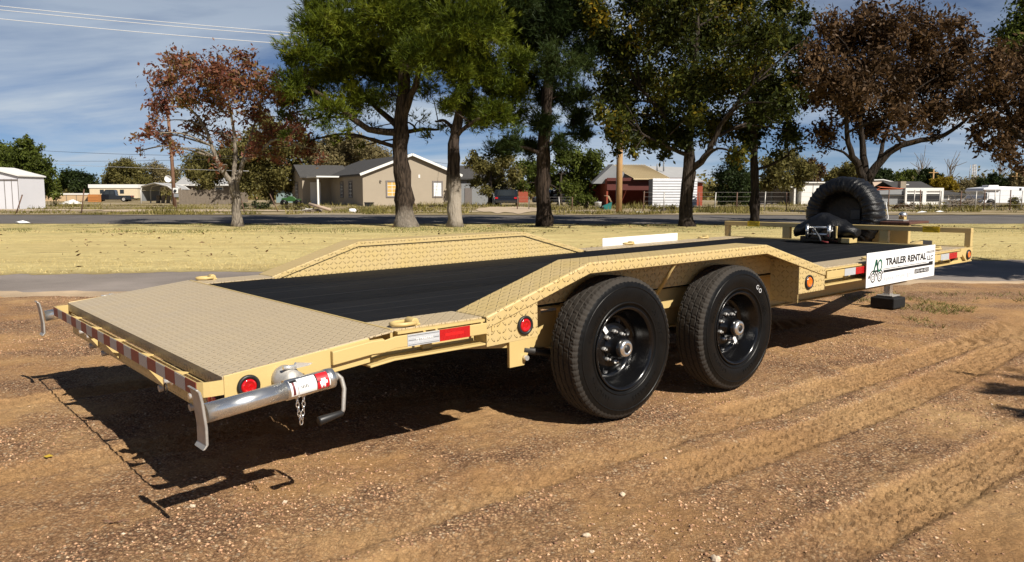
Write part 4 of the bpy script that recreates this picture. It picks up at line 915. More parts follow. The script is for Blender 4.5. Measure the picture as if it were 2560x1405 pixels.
    if style == 'leaf':
        a = r.normal(size=(n, 3)); a /= np.linalg.norm(a, axis=1)[:, None]; b_ = r.normal(size=(n, 3)); b_ = np.cross(a, b_); b_ /= np.linalg.norm(b_, axis=1)[:, None]
        sz = lsize * (.45 + 1.2 * r.random(n) ** 1.6)[:, None]; a = a * sz; b_ = b_ * sz * .42
        co = np.stack([q - a, q + b_ - a * .1, q + a, q - b_ - a * .1], 1).reshape(-1, 3); nv = 4
    else:   # needle tufts: several slim needles fan out from each point
        m = 7; d3 = dr + np.array([0, 0, .55]); qq = np.repeat(q, m, 0); dd_ = np.repeat(d3, m, 0) + r.normal(0, .55, (n * m, 3)); dd_ /= np.linalg.norm(dd_, axis=1)[:, None]
        sd = np.cross(dd_, r.normal(size=(n * m, 3))); sd /= np.linalg.norm(sd, axis=1)[:, None]; ln = lsize * (.7 + .6 * r.random(n * m))[:, None]
        co = np.stack([qq - sd * .013, qq + sd * .013, qq + dd_ * ln], 1).reshape(-1, 3); nv = 3
    raw_mesh('crown', co, nv, leafmt, root)
    return root
G1 = 'trees along the street side of the lawn'
random.seed(11)
def jit(cl, spread=1.6, seed=0):
    rr = np.random.default_rng(seed); return [(c[0], c[1], c[2], rr.uniform(-spread, spread)) + tuple(c[3:]) for c in cl]
tree('red_leaved_tree', 'small pale-trunked tree with thin red-brown autumn leaves', 30, 593, [(593, 568, 13), (591, 500, 10.5), (584, 462, 12.5), (580, 448, 10)],
     jit([(415, 195, 48), (465, 172, 48), (540, 168, 55), (395, 262, 42), (465, 245, 50), (540, 255, 50), (600, 205, 55), (660, 215, 50), (620, 150, 32), (360, 335, 26), (415, 345, 32), (345, 378, 16, .5), (385, 305, 26), (745, 300, 36), (805, 395, 22, .7), (330, 345, 14, .6), (430, 150, 30), (505, 205, 45), (690, 190, 30), (440, 370, 26), (705, 250, 42), (720, 325, 42), (675, 330, 42), (770, 375, 34), (560, 335, 36), (490, 315, 40), (640, 280, 45), (640, 380, 34), (560, 210, 45), (475, 140, 22), (590, 135, 22), (545, 415, 26, .6), (700, 390, 30)], 2.2, 1),
     LF['red'], BK['grey'], 'leaf', .62, .08, G1, 'tree', [[(582, 458, 7, 0), (555, 420, 6, -.2), (537, 365, 5, -.3), (505, 300, 4, -.2), (440, 250, 2, 0)], [(584, 455, 7, 0), (583, 400, 5, .2), (578, 330, 4, .3), (560, 220, 2, .3)], [(590, 455, 7, 0), (605, 410, 6, .1), (614, 350, 5, .4), (640, 260, 2, .6)], [(607, 405, 5, .1), (650, 385, 4, -.3), (700, 350, 3, -.5), (770, 370, 2, -.5)]], seed=3)
tree('pine_tree', 'big pine with thick dark trunk, whitened at its foot, spreading bright green needles', 30, 1012, [(1014, 568, 29), (1010, 500, 21), (1004, 430, 20), (1001, 370, 18), (1002, 310, 21), (1008, 250, 15), (1014, 100, 11), (1010, -120, 6)],
     jit([(860, 60, 75), (960, 30, 85), (1075, 45, 85), (765, 135, 52), (845, 170, 66), (960, 165, 78), (1060, 130, 70), (738, 205, 40), (822, 285, 46), (725, 250, 30), (900, 250, 52), (1150, 60, 70), (800, 20, 55), (900, -70, 95), (1030, -80, 100), (1150, -60, 80), (900, 105, 75), (1005, 95, 80), (1120, 140, 55), (780, 75, 45), (715, 150, 28), (980, 235, 50, .6), (1060, 220, 45, .6), (770, 215, 42), (870, 330, 30, .35), (930, 320, 34, .3), (1050, 300, 30, .35), (990, -220, 110), (880, -190, 80), (1100, -190, 80), (715, 335, 14, .6), (775, 352, 16, .5), (840, 352, 16, .4), (905, 365, 12, .4), (1075, 345, 16, .4), (700, 290, 18, .7)], 3.0, 2),
     LF['pine'], BK['pine_foot'], 'needle', .66, .22, G1, 'tree', [[(1002, 330, 10, 0), (930, 325, 7, -.6), (850, 265, 5, -1.2), (765, 215, 3, -1.4)], [(1000, 320, 9, 0), (940, 270, 7, .7), (860, 190, 4, 1.2)], [(1006, 300, 10, 0), (1040, 220, 8, -.5), (1070, 120, 5, -.8)], [(1010, 330, 6, 0), (1050, 320, 4, .8), (1090, 318, 2.5, 1.2)]], seed=4, twigs=13)
tree('pine_tree', 'slimmer pine with pale scaly lower trunk and yellow-green needle tufts', 30, 1138, [(1138, 568, 20), (1136, 500, 17), (1136, 430, 17), (1133, 360, 14), (1148, 290, 11), (1172, 120, 8), (1190, -100, 4)],
     jit([(1150, 185, 50), (1205, 170, 60), (1245, 220, 52), (1165, 255, 46), (1230, 280, 48), (1285, 225, 42), (1290, 150, 48), (1118, 255, 30), (1115, 315, 22, .5), (1225, 60, 65), (1240, -50, 75), (1195, 300, 38), (1270, 285, 34), (1305, 275, 22), (1170, 120, 50), (1290, 60, 50)], 2.0, 3),
     LF['pine'], BK['pine_pale'], 'needle', .66, .21, G1, 'tree', [[(1136, 345, 6, 0), (1180, 310, 5, -.5), (1235, 285, 3, -.9)], [(1140, 330, 6, 0), (1110, 300, 4, .4), (1085, 300, 2, .6)]], seed=5, twigs=16)
tree('pine_tree', 'dark pine with bluish needles and dark trunk', 30.5, 1360, [(1360, 568, 22), (1358, 500, 18), (1358, 430, 17), (1362, 340, 14), (1370, 200, 11), (1380, 0, 7), (1385, -120, 4)],
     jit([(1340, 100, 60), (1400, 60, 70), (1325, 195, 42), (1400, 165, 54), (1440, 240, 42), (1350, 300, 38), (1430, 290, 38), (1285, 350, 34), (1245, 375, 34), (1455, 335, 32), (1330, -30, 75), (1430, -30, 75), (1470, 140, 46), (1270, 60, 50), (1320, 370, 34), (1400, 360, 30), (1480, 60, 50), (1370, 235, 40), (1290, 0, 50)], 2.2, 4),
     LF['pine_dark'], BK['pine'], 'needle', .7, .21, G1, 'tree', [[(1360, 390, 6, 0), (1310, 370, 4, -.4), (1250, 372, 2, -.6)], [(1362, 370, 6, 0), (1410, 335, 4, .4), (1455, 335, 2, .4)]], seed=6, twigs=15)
tree('elm_tree', 'broad dark green elm touched with orange autumn leaves on a forked dark trunk', 30, 1716, [(1716, 570, 21), (1716, 500, 16), (1722, 430, 16), (1724, 400, 14), (1722, 330, 10), (1735, 200, 8), (1745, 40, 5)],
     jit([(1555, 300, 52), (1620, 330, 54), (1560, 345, 30), (1585, 360, 28), (1500, 270, 34), (1640, 360, 30), (1545, 240, 45), (1548, 300, 40), (1546, 342, 30), (1552, 270, 40), (1540, 375, 16, .8), (1530, 335, 26), (1700, 330, 58), (1790, 310, 60), (1870, 330, 52), (1600, 200, 70), (1700, 200, 80), (1800, 200, 80), (1900, 200, 72), (1960, 260, 50), (1550, 110, 70), (1660, 80, 85), (1780, 80, 90), (1890, 90, 85), (1960, 90, 55), (1600, 0, 75), (1720, -20, 85), (1850, -20, 85), (1960, 10, 55), (1580, 385, 18, .7), (1665, 378, 28), (1845, 385, 30), (1990, 330, 34), (1520, 200, 50), (1740, 270, 50), (1900, 270, 50), (1650, 270, 50), (1660, -120, 90), (1800, -130, 90), (1505, 100, 50), (1500, 30, 55), (2005, 110, 36), (2005, 40, 34)], 3.4, 5),
     LF['elm'], BK['elm'], 'leaf', .95, .085, G1, 'tree', [[(1724, 425, 10, 0), (1758, 395, 8, -.3), (1790, 320, 6, -.6), (1860, 220, 4, -1)], [(1722, 380, 7, 0), (1680, 300, 5, .6), (1610, 210, 4, 1)], [(1720, 390, 6, 0), (1660, 370, 4, -.8), (1590, 340, 2.5, -1.2)]], seed=7, twigs=15)
tree('slim_tree', 'thin straight dark-trunked tree beside the elm with low side branch', 31.5, 1887, [(1887, 566, 12), (1887, 480, 10), (1885, 400, 9), (1884, 320, 7), (1890, 200, 5)],
     jit([(1880, 355, 34), (1935, 380, 26, .8), (1905, 290, 50), (1975, 330, 40), (1990, 200, 50), (1840, 380, 28), (1930, 240, 50), (1890, 180, 50), (2000, 370, 20, .6)], 1.0, 6),
     LF['elm'], BK['dark'], 'leaf', .9, .085, G1, 'tree', [[(1887, 425, 4, 0), (1925, 412, 3.5, -.2), (1965, 388, 2.5, -.3)]], seed=8, twigs=14)
tree('brown_tree', 'wide brown autumn tree forking low behind the covered spare wheel', 30, 2168, [(2168, 568, 21), (2168, 500, 18), (2166, 450, 19)],
     jit([(2050, 330, 42), (2110, 280, 52), (2180, 315, 50), (2080, 200, 72), (2180, 180, 80), (2280, 190, 80), (2270, 290, 54), (2340, 275, 60), (2380, 180, 72), (2120, 90, 70), (2220, 80, 80), (2320, 90, 72), (2420, 110, 52), (2035, 140, 52), (2420, 255, 54), (2160, 25, 30), (2290, 35, 32), (2030, 250, 42), (2330, 330, 26, .8), (2070, 365, 24, .8), (2235, 340, 30, .7), (2140, 235, 55), (2240, 240, 55), (2060, 60, 40), (2390, 55, 34)], 3.2, 7),
     LF['brown'], BK['dark'], 'leaf', .85, .085, G1, 'tree', [[(2160, 455, 11, 0), (2140, 420, 9, -.2), (2110, 360, 7, -.4), (2098, 260, 4, -.6)], [(2166, 455, 11, 0), (2166, 390, 9, .2), (2163, 300, 6, .4), (2180, 180, 3, .5)], [(2172, 450, 12, 0), (2196, 405, 10, -.1), (2240, 365, 8, -.4), (2330, 342, 5, -.8), (2385, 300, 3, -1)], [(2135, 412, 4, -.2), (2118, 380, 3, .3), (2090, 370, 2, .5)], [(2200, 400, 6, 0), (2230, 340, 4, .6), (2280, 250, 3, 1)]], seed=9, twigs=15)
tree('brown_tree', 'brown autumn tree with drooping outer leaves beside the motorhome', 27, 2625, [(2625, 575, 26), (2618, 480, 22), (2600, 400, 18), (2590, 300, 12), (2580, 150, 7)],
     jit([(2470, 300, 50), (2530, 330, 52), (2490, 220, 62), (2555, 180, 75), (2460, 365, 26), (2525, 395, 34), (2600, 300, 75), (2440, 330, 30), (2480, 150, 55), (2640, 200, 80), (2560, 415, 20), (2500, 365, 34), (2580, 250, 60)], 1.6, 8),
     LF['brown'], BK['dark'], 'leaf', .85, .085, G1, 'tree', [[(2600, 400, 12, 0), (2570, 370, 8, -.3), (2500, 320, 4, -.6)]], seed=10, twigs=15)
tree('green_tree', 'green treetop rising behind the brown autumn trees', 40, 2650, [(2650, 545, 14), (2640, 300, 10), (2620, 50, 5)], jit([(2530, 85, 44), (2590, 120, 70), (2580, 30, 55), (2620, -30, 70), (2510, 130, 30)], 1.5, 9), LF['green'], BK['elm'], 'leaf', .7, .11, None, seed=12)

# two trees to the right of the camera whose shade reaches the picture
def side_tree(label, x, y, cl, seed, leafm):
    r = np.random.default_rng(seed); root = thing('shade_tree', label, 'tree', (x, y, 0)); wood = MB(); top = max(c[2] for c in cl)
    wood.tube([(0, 0, -.05), (.1, 0, 1.5), (0, .1, 3), (-.1, 0, top)], [.26, .2, .17, .05], 12); LP = []
    for cx_, cy_, cz_, rad_ in cl:
        C = Vector((cx_, cy_, cz_)); st = Vector((0, 0, max(2.0, cz_ - 1.5))); wood.tube([st, st.lerp(C, .5) + Vector((0, 0, .2)), C], [.08, .05, .03], 6, True, False)
        for _ in range(int(16 * (rad_ / .9) ** 1.6)):
            d_ = Vector(r.normal(size=3)).normalized(); e = C + d_ * rad_ * r.random() ** .4; wood.tube([C, e], [.02, .006], 3, False, False)
            t = .3 + .7 * r.random(60); LP.append(np.array(C)[None] + (np.array(e) - np.array(C))[None] * t[:, None] + r.normal(0, .13 * rad_ + .04, (60, 3)))
    wood.build('trunk', BK['elm'], root, fix=False); q = np.concatenate(LP); n = len(q)
    a = r.normal(size=(n, 3)); a /= np.linalg.norm(a, axis=1)[:, None]; b_ = np.cross(a, r.normal(size=(n, 3))); b_ /= np.linalg.norm(b_, axis=1)[:, None]
    raw_mesh('crown', np.stack([q - a * .1, q + b_ * .05, q + a * .1, q - b_ * .05], 1).reshape(-1, 3), 4, leafm, root)
def shade_at(gx, gy, h): return (gx + SUN.x / SUN.z * h, gy + SUN.y / SUN.z * h)
sx, sy = shade_at(9.0, 12.8, 5.0)
side_tree('leafy tree standing beside the driveway, shading its asphalt', sx, sy, [(0, 0, 5.0, 1.6), (-1.4, .3, 4.6, 1.1), (1.6, 0, 4.8, 1.3), (.2, .2, 6.0, 1.3), (1.2, .9, 4.4, 1.2), (-2.3, -.2, 4.5, .8), (2.6, .4, 5, 1.2), (0, -1., 4.4, 1)], 31, LF['elm'])
sx, sy = shade_at(3.85, 4.55, 5.0)
side_tree('tree on the dirt whose branch tips throw feathery shade on the gravel', sx, sy, [(.4, 0, 5.0, .9), (1.4, .3, 4.8, 1.1), (1.0, -1., 5.4, 1.2), (2.2, 0, 5.2, 1.2), (-.75, .30, 5.0, .22), (-.9, -.22, 5.0, .2), (-.35, .05, 5.0, .3)], 32, LF['pine_dark'])

# trees beyond the street
G2 = 'trees behind the far lots'
def bgtree(name, label, D, u, cl, lf, dens=.6, ls=.16, spread=2.0, seed=0, tr=None, group=G2, bk='elm', tw=10):
    vb = at(0, 0, D); top = min(c[1] for c in cl); cv_ = sum(c[1] for c in cl) / len(cl)
    base_v = 489 + F * (CH - zg(D)) / D
    return tree(name, label, D, u, tr or [(u, base_v, 7 * 60 / D), (u, (base_v + cv_) / 2, 5 * 60 / D), (u + 3, cv_, 3 * 60 / D)], jit(cl, spread, seed), lf, BK[bk], 'leaf', dens * 1.5, ls * .74, group, seed=seed + 50, twigs=tw, lseg=5)
bgtree('leafy_tree', 'dense green tree spreading over the white shed', 64, 62, [(60, 395, 38), (15, 385, 34), (100, 425, 32), (112, 470, 28), (60, 350, 16), (20, 435, 34), (70, 450, 34), (130, 480, 20), (85, 375, 20), (-20, 420, 40), (40, 480, 28), (120, 440, 18)], LF['green'], .9, .17, 2, 1)
bgtree('leafy_tree', 'small rounded green tree behind the tan fence', 142, 190, [(175, 440, 20), (215, 450, 20), (160, 460, 18), (200, 470, 20), (235, 465, 14)], LF['dkgreen'], .7, .25, 2, 2)
bgtree('leafy_tree', 'bushy olive tree behind the carport', 130, 310, [(290, 425, 22), (320, 415, 22), (275, 450, 20), (345, 430, 22), (310, 455, 24), (355, 455, 20), (265, 470, 14), (330, 470, 18)], LF['olive'], .6, .21, 2, 3)
bgtree('leafy_tree', 'thin greyish tree next to the utility pole', 132, 400, [(390, 425, 22), (415, 440, 22), (375, 450, 20), (420, 465, 20), (440, 435, 16)], LF['wisp'], .4, .2, 2, 4)
bgtree('leafy_tree', 'olive tree drooping over the weathered plank fence', 78, 520, [(500, 400, 34), (540, 420, 36), (480, 430, 28), (570, 390, 34), (520, 450, 28), (600, 430, 36), (630, 400, 34)], LF['olive'], .6, .18, 2, 5)
bgtree('leafy_tree', 'tall wispy olive tree left of the stucco house', 76, 680, [(660, 400, 36), (700, 380, 36), (640, 440, 34), (690, 440, 36), (735, 420, 32), (665, 470, 26), (720, 465, 22), (620, 470, 22), (740, 375, 26), (690, 330, 32), (640, 350, 34), (745, 335, 26), (600, 375, 34), (660, 300, 24)], LF['olive'], .58, .19, 2, 6)
bgtree('wispy_tree', 'pale wispy half-bare tree rising behind the stucco house', 100, 860, [(800, 385, 30), (840, 375, 32), (880, 370, 32), (920, 380, 28), (820, 410, 30), (870, 405, 34), (950, 390, 24), (780, 400, 24), (770, 370, 26), (830, 350, 24), (890, 350, 22), (970, 410, 18)], LF['wisp'], .6, .2, 2, 7)
bgtree('leafy_tree', 'green tree leaning over the grey outbuilding', 66, 1225, [(1195, 410, 26), (1230, 430, 30), (1260, 400, 30), (1195, 450, 22), (1245, 465, 24), (1215, 480, 20), (1280, 440, 28), (1180, 395, 20)], LF['olive'], .7, .16, 1.5, 8)
bgtree('leafy_tree', 'large bright olive-green tree between the dark pine and the utility pole', 68, 1400, [(1320, 420, 30), (1360, 430, 30), (1410, 390, 32), (1450, 400, 34), (1480, 430, 28), (1440, 450, 32), (1395, 450, 30), (1470, 470, 26), (1420, 480, 24), (1340, 460, 24), (1490, 395, 22), (1300, 460, 20)], LF['green'], .75, .17, 2, 9)
bgtree('shrub', 'low feathery green shrub beside the tipped teal cart', 57, 1465, [(1450, 500, 20), (1475, 495, 20), (1430, 510, 14), (1490, 510, 10)], LF['green'], .6, .12, .8, 10, group='shrubs on the far lots')
bgtree('juniper_tree', 'dense dark evergreen juniper beside the brick house', 58, 1838, [(1835, 415, 28), (1808, 440, 26), (1865, 440, 26), (1835, 450, 34), (1800, 475, 24), (1872, 475, 24), (1838, 490, 34), (1805, 500, 20), (1870, 502, 20), (1840, 398, 18)], LF['dkgreen'], 1.3, .11, 1.2, 11)
bgtree('leafy_tree', 'soft olive tree over the long white shed', 74, 1970, [(1930, 420, 30), (1970, 405, 32), (2010, 425, 28), (1950, 450, 28), (1995, 455, 24), (1915, 455, 22)], LF['olive'], .75, .18, 2, 12)
bgtree('leafy_tree', 'rusty leaved tree behind the long white shed', 84, 2030, [(2020, 410, 20), (2045, 425, 20), (2035, 445, 20), (2015, 440, 18)], LF['brown'], .7, .18, 1.5, 13)
bgtree('leafy_tree', 'grey-green airy tree left of the forked trunk', 140, 2110, [(2095, 435, 20), (2130, 425, 22), (2080, 448, 16), (2150, 440, 18), (2110, 450, 20)], LF['olive'], .5, .3, 2, 14)
bgtree('leafy_tree', 'dark green tree right of the forked trunk', 130, 2205, [(2195, 440, 18), (2220, 445, 18), (2180, 450, 16), (2205, 455, 18)], LF['dkgreen'], .8, .26, 2, 15)
bgtree('leafy_tree', 'broad green tree behind the peach building', 150, 2265, [(2245, 448, 18), (2275, 445, 20), (2295, 455, 16), (2260, 460, 18)], LF['green'], .7, .3, 2, 16)
bgtree('leafy_tree', 'dark evergreen beside the thin pole', 135, 2322, [(2315, 440, 16), (2335, 445, 15), (2322, 430, 10), (2305, 455, 14), (2345, 458, 12), (2325, 460, 16)], LF['dkgreen'], .9, .26, 1.5, 17)
bgtree('yellow_tree', 'round bright yellow autumn tree above the grey roof', 115, 2360, [(2345, 460, 16), (2370, 458, 17), (2358, 450, 14), (2385, 468, 13), (2340, 470, 12), (2365, 472, 15)], LF['yellow'], 1.0, .2, 1.2, 18)
bgtree('bare_tree', 'grey half-bare tree next to the yellow tree', 125, 2420, [(2410, 465, 20), (2440, 460, 22), (2425, 480, 20), (2400, 480, 14)], LF['wisp'], .35, .2, 2, 19, tw=14)
bgtree('leafy_tree', 'dark round tree behind the motorhome', 120, 2475, [(2455, 462, 16), (2480, 452, 18), (2505, 462, 16), (2475, 472, 16), (2500, 475, 14)], LF['dkgreen'], .9, .24, 1.5, 20)
bgtree('bare_tree', 'grey bare tree behind the motorhome roof', 118, 2545, [(2540, 450, 24), (2560, 440, 24), (2530, 470, 20)], LF['wisp'], .35, .2, 2, 21, tw=14)
for i, (u, v0, v1, lab) in enumerate(((2300, 405, 460, 'tall bare tree left of the dark evergreen'), (2370, 412, 470, 'tall bare tree above the yellow tree'), (2495, 420, 470, 'tall bare tree above the dark round tree'))):
    D = 140; r_ = np.random.default_rng(90 + i); b = gp(u, D); rt = thing('bare_tree', lab, 'tree', b, 0, G2); m = MB(); H = at(u, v0, D).z - b.z; m.tube([(0, 0, 0), (.1, 0, H * .5), (0, 0, H)], [.22, .14, .03], 6)
    for k in range(26):
        z = H * r_.uniform(.35, .95); d_ = Vector((r_.normal() * 1.3, r_.normal() * .8, abs(r_.normal()) * 1.5 + .6)); m.tube([(0, 0, z), Vector((0, 0, z)) + d_ * .5, Vector((r_.normal() * .2, 0, z + .2)) + d_], [.06, .05, .03], 4, True, False)
    m.build('trunk', BK['grey'], rt, fix=False)
# low scrub along the far edge hides the bare horizon
rs = np.random.default_rng(77); q = []
for _ in range(650):
    D = rs.uniform(150, 190); u = rs.uniform(-150, 2700); p = gp(u, D); hgt = 2.2 + 2.5 * rs.random() + 2.0 * float(vnoise(u * .01, 0., 78, 1)); rad = rs.uniform(1.5, 3)
    q.append(np.array(p)[None] + rs.normal(0, 1, (45, 3)) * np.array([rad, rad, hgt * .35])[None] + np.array([0, 0, hgt * .45])[None])
q = np.concatenate(q); n = len(q); q[:, 2] = np.maximum(q[:, 2], .2); a = rs.normal(size=(n, 3)); a /= np.linalg.norm(a, axis=1)[:, None]; b_ = np.cross(a, rs.normal(size=(n, 3))); b_ /= np.linalg.norm(b_, axis=1)[:, None]
tag(raw_mesh('far_woodland', np.stack([q - a * .5, q + b_ * .3, q + a * .5, q - b_ * .3], 1).reshape(-1, 3), 4, LF['olive']), 'distant olive-green belt of scrub and trees on the horizon', 'woodland', kind='stuff')
# ------------------------------------------------------------------ houses, sheds, vehicles and poles across the street
STUCCO = plain('taupe_stucco', (.335, .285, .22), .9, 0, .15, .07, 1.2, .01, 30); SHING = plain('grey_shingles', (.065, .063, .062), .9, 0, .15, .3, 5, .02, 9)
TRIMW = plain('white_trim', (.70, .69, .66), .6, 0, .3, .05); GREYTRIM = plain('grey_trim', (.16, .14, .13), .7); BRICK = plain('red_brick_wall', (.30, .075, .045), .9, 0, .15, .25, 6, .01, 20)
TANROOF = plain('tan_metal_roof', (.55, .44, .26), .45, 0, .4, .08, 1); SILV = plain('weathered_white_siding', (.56, .57, .60), .5, .1, .4, .18, 3, .004, 20); GREYW = plain('grey_siding', (.24, .25, .26), .8, 0, .2, .12, 2)
PALESH = plain('pale_shingles', (.33, .33, .33), .85, 0, .2, .15, 3); PEACH = plain('peach_stucco', (.62, .47, .36), .85, 0, .2, .05); ORRED = plain('orange_roof', (.50, .13, .06), .8, 0, .2, .1)
WOODG = plain('weathered_wood', (.20, .165, .13), .9, 0, .15, .35, 5, .01, 20); POLEW = plain('utility_pole_wood', (.42, .26, .12), .85, 0, .2, .3, 4, .01, 25); BRWOOD = plain('brown_pole_wood', (.20, .115, .075), .9, 0, .15, .3, 4)
TEAL = plain('teal_plastic', (.01, .14, .13), .5); DKCAR = plain('dark_car_paint', (.012, .015, .02), .15, .2, .5, .15, 3, 0, 60, .6); TANP = plain('beige_panel', (.50, .36, .22), .8, 0, .2, .1, 1); GRNP = plain('green_plastic', (.018, .07, .012), .4); WIREM = plain('bright_wire', (.80, .80, .80), .35, .3, .5, .02); WIRED = plain('dark_wire', (.05, .05, .055), .6); RUSTM = plain('rust_steel', (.13, .075, .05), .85); ORNG = plain('orange_crate_wood', (.42, .17, .045), .8)
class Bld:
    """a thing at (u, D); parts are given in its own metres: x right, y away, z up"""
    def __init__(s, name, label, cat, u, D, rz=0, group=None, z=None):
        s.D = D; p = gp(u, D); s.o = p; s.t = thing(name, label, cat, (p.x, D, p.z if z is None else z), rz, group)
    def x(s, u): return at(u, 480, s.D).x - s.o.x
    def z(s, v): return at(1280, v, s.D).z - s.t.location.z
    def part(s, name, mb, mt, par=None, bevel=0): return mb.build(name, mt, par or s.t, bevel)
    def box(s, name, x0, x1, y0, y1, z0, z1, mt, par=None, bevel=0): m = MB(); m.box(x0, x1, y0, y1, z0, z1); return s.part(name, m, mt, par, bevel)
def gable_roof(x0, x1, y0, y1, ze, zr, ov, th=.12, along='y'):
    m = MB()
    if along == 'y':
        xm = (x0 + x1) / 2; sl = (zr - ze) / (xm - x0); a0 = x0 - ov; za = ze - sl * ov
        m.prism([(a0, za), (xm, zr), (x1 + ov, za), (x1 + ov, za + th), (xm, zr + th), (a0, za + th)], 'y', y0 - ov, y1 + ov)
    else:
        ym = (y0 + y1) / 2; sl = (zr - ze) / (ym - y0); a0 = y0 - ov; za = ze - sl * ov
        m.prism([(a0, za), (ym, zr), (y1 + ov, za), (y1 + ov, za + th), (ym, zr + th), (a0, za + th)], 'x', x0 - ov, x1 + ov)
    return m
def window(B, x0, x1, y, z0, z1, face='y', trim=GREYTRIM, curtain=None, par=None, grid=(2, 4)):
    """window in a wall facing -y (face 'y') or facing -x (face 'x', y then is the wall's x)"""
    def bx(n, a0, a1, d0, d1, c0, c1, mt, p=None):
        m = MB()
        if face == 'y': m.box(a0, a1, y - d1, y - d0, c0, c1)
        else: m.box(y - d1, y - d0, a0, a1, c0, c1)
        return B.part(n, m, mt, p)
    w_ = .12; fr = None; m = MB()
    for a0, a1, c0, c1 in ((x0 - w_, x1 + w_, z1, z1 + w_), (x0 - w_, x1 + w_, z0 - w_, z0), (x0 - w_, x0, z0, z1), (x1, x1 + w_, z0, z1)):
        (m.box(a0, a1, y - .06, y + .03, c0, c1) if face == 'y' else m.box(y - .06, y + .03, a0, a1, c0, c1))
    fr = B.part('window', m, trim)
    bx('pane', x0, x1, .004, .012, z0, z1, curtain or M['glass'], fr)
    m = MB(); b = .035
    for i in range(grid[0] + 1):
        xx = x0 + (x1 - x0) * i / grid[0]; (m.box(xx - b / 2, xx + b / 2, y - .032, y - .013, z0, z1) if face == 'y' else m.box(y - .032, y - .013, xx - b / 2, xx + b / 2, z0, z1))
    for i in range(grid[1] + 1):
        zz = z0 + (z1 - z0) * i / grid[1]; (m.box(x0, x1, y - .034, y - .0135, zz - b / 2, zz + b / 2) if face == 'y' else m.box(y - .034, y - .0135, x0, x1, zz - b / 2, zz + b / 2))
    B.part('muntin_bars', m, TRIMW, fr)
# --- taupe stucco house, gable end towards the street
th = R(27); H = Bld('stucco_house', 'taupe stucco house with dark grey gable roof and white porch post', 'house', 908, 64.5, th)
wd, ln, eh, rh = 8.3, 14.6, 2.62, 4.2
m = MB(); m.prism([(0, 0), (wd, 0), (wd, eh), (wd / 2, rh), (0, eh)], 'y', 0, .2); m.box(0, .2, .2, ln, 0, eh); m.box(wd - .2, wd, .2, ln, 0, eh); m.prism([(0.2, 0), (wd - .2, 0), (wd - .2, eh), (wd / 2, rh), (.2, eh)], 'y', ln - .2, ln); H.part('wall', m, STUCCO)
H.part('roof', gable_roof(0, wd, 0, ln, eh, rh, .30), SHING)
for sgn in (0, 1):
    m = MB(); sl = (rh - eh) / (wd / 2); a = -.30 if sgn == 0 else wd + .30; m.add([], [])
    m.bar((a, -.325, eh - sl * .3 + .06), (wd / 2, -.325, rh + .06), .04, .20); H.part('rake_board', m, TRIMW)
H.box('eave_shadow_strip', -.02, .0, .2, ln, eh - .18, eh, GREYTRIM)  # dark strip stands in for the shadow under the eave
AMBC = plain('amber_curtain', (.55, .34, .10), .7, 0, .3, .2, 3); WHC = plain('white_blind', (.66, .68, .70), .6)
window(H, 2.05, 2.85, 0, .85, 2.0, 'y', GREYTRIM, AMBC); window(H, 6.1, 6.8, 0, .85, 2.0, 'y', GREYTRIM, WHC)
window(H, 3.1, 4.0, 0, .8, 2.0, 'x'); window(H, 5.9, 6.7, 0, .8, 2.0, 'x')
H.box('vent', 4.75, 4.9, -.03, 0, 2.35, 2.62, TRIMW); m = MB(); m.tube([(1.45, 0, 2.1), (1.45, -.12, 2.1), (1.5, -.16, 2.0)], .05, 8); H.part('wall_lamp', m, GREYTRIM)
m = MB(); m.prism([(-2.6, 0), (0, 0), (0, eh), (-2.6, eh)], 'y', 10.2, 10.4); m.box(-2.6, -2.4, 10.4, ln, 0, eh); H.part('wing_wall', m, STUCCO)
m = MB(); m.prism([(10.2, eh), (12.4, eh + 1.0), (ln, eh)], 'x', -2.6, -2.4); H.part('wing_gable', m, STUCCO)
m = gable_roof(-2.6, 1.5, 10.2, ln, eh, eh + 1.0, .28, .12, 'x'); H.part('wing_roof', m, SHING)
window(H, 12.0, 13.0, -2.6, .7, 2.0, 'x')
H.box('porch_roof', -2.3, -.31, 6.0, 10.15, eh - .16, eh - .04, TRIMW); H.box('porch_post', -2.2, -2.05, 6.2, 6.35, 0, eh - .16, TRIMW); H.box('door', -1.9, -.95, 10.12, 10.19, 0, 2.1, TRIMW)
# --- grey outbuilding behind the house and brick wall by the car
B = Bld('grey_outbuilding', 'shaded grey outbuilding between stucco house and green tree', 'building', 1205, 72)
B.box('wall', B.x(1150), B.x(1252), 0, 6, 0, B.z(445), GREYW); B.part('roof', gable_roof(B.x(1150), B.x(1252), 0, 6, B.z(446), B.z(415), .3, .12, 'x'), SHING); B.box('door', B.x(1162), B.x(1180), -.05, -.005, 0, B.z(470), GREYTRIM); B.box('corner_board', B.x(1249), B.x(1253), -.06, -.005, 0, B.z(446), TRIMW)
B = Bld('brick_house', 'small red brick house glimpsed behind the parked dark car', 'house', 1275, 95); B.box('wall', B.x(1250), B.x(1320), 0, 6, 0, B.z(470), BRICK); B.part('roof', gable_roof(B.x(1250), B.x(1320), 0, 6, B.z(470), B.z(452), .3, .12, 'x'), SHING)
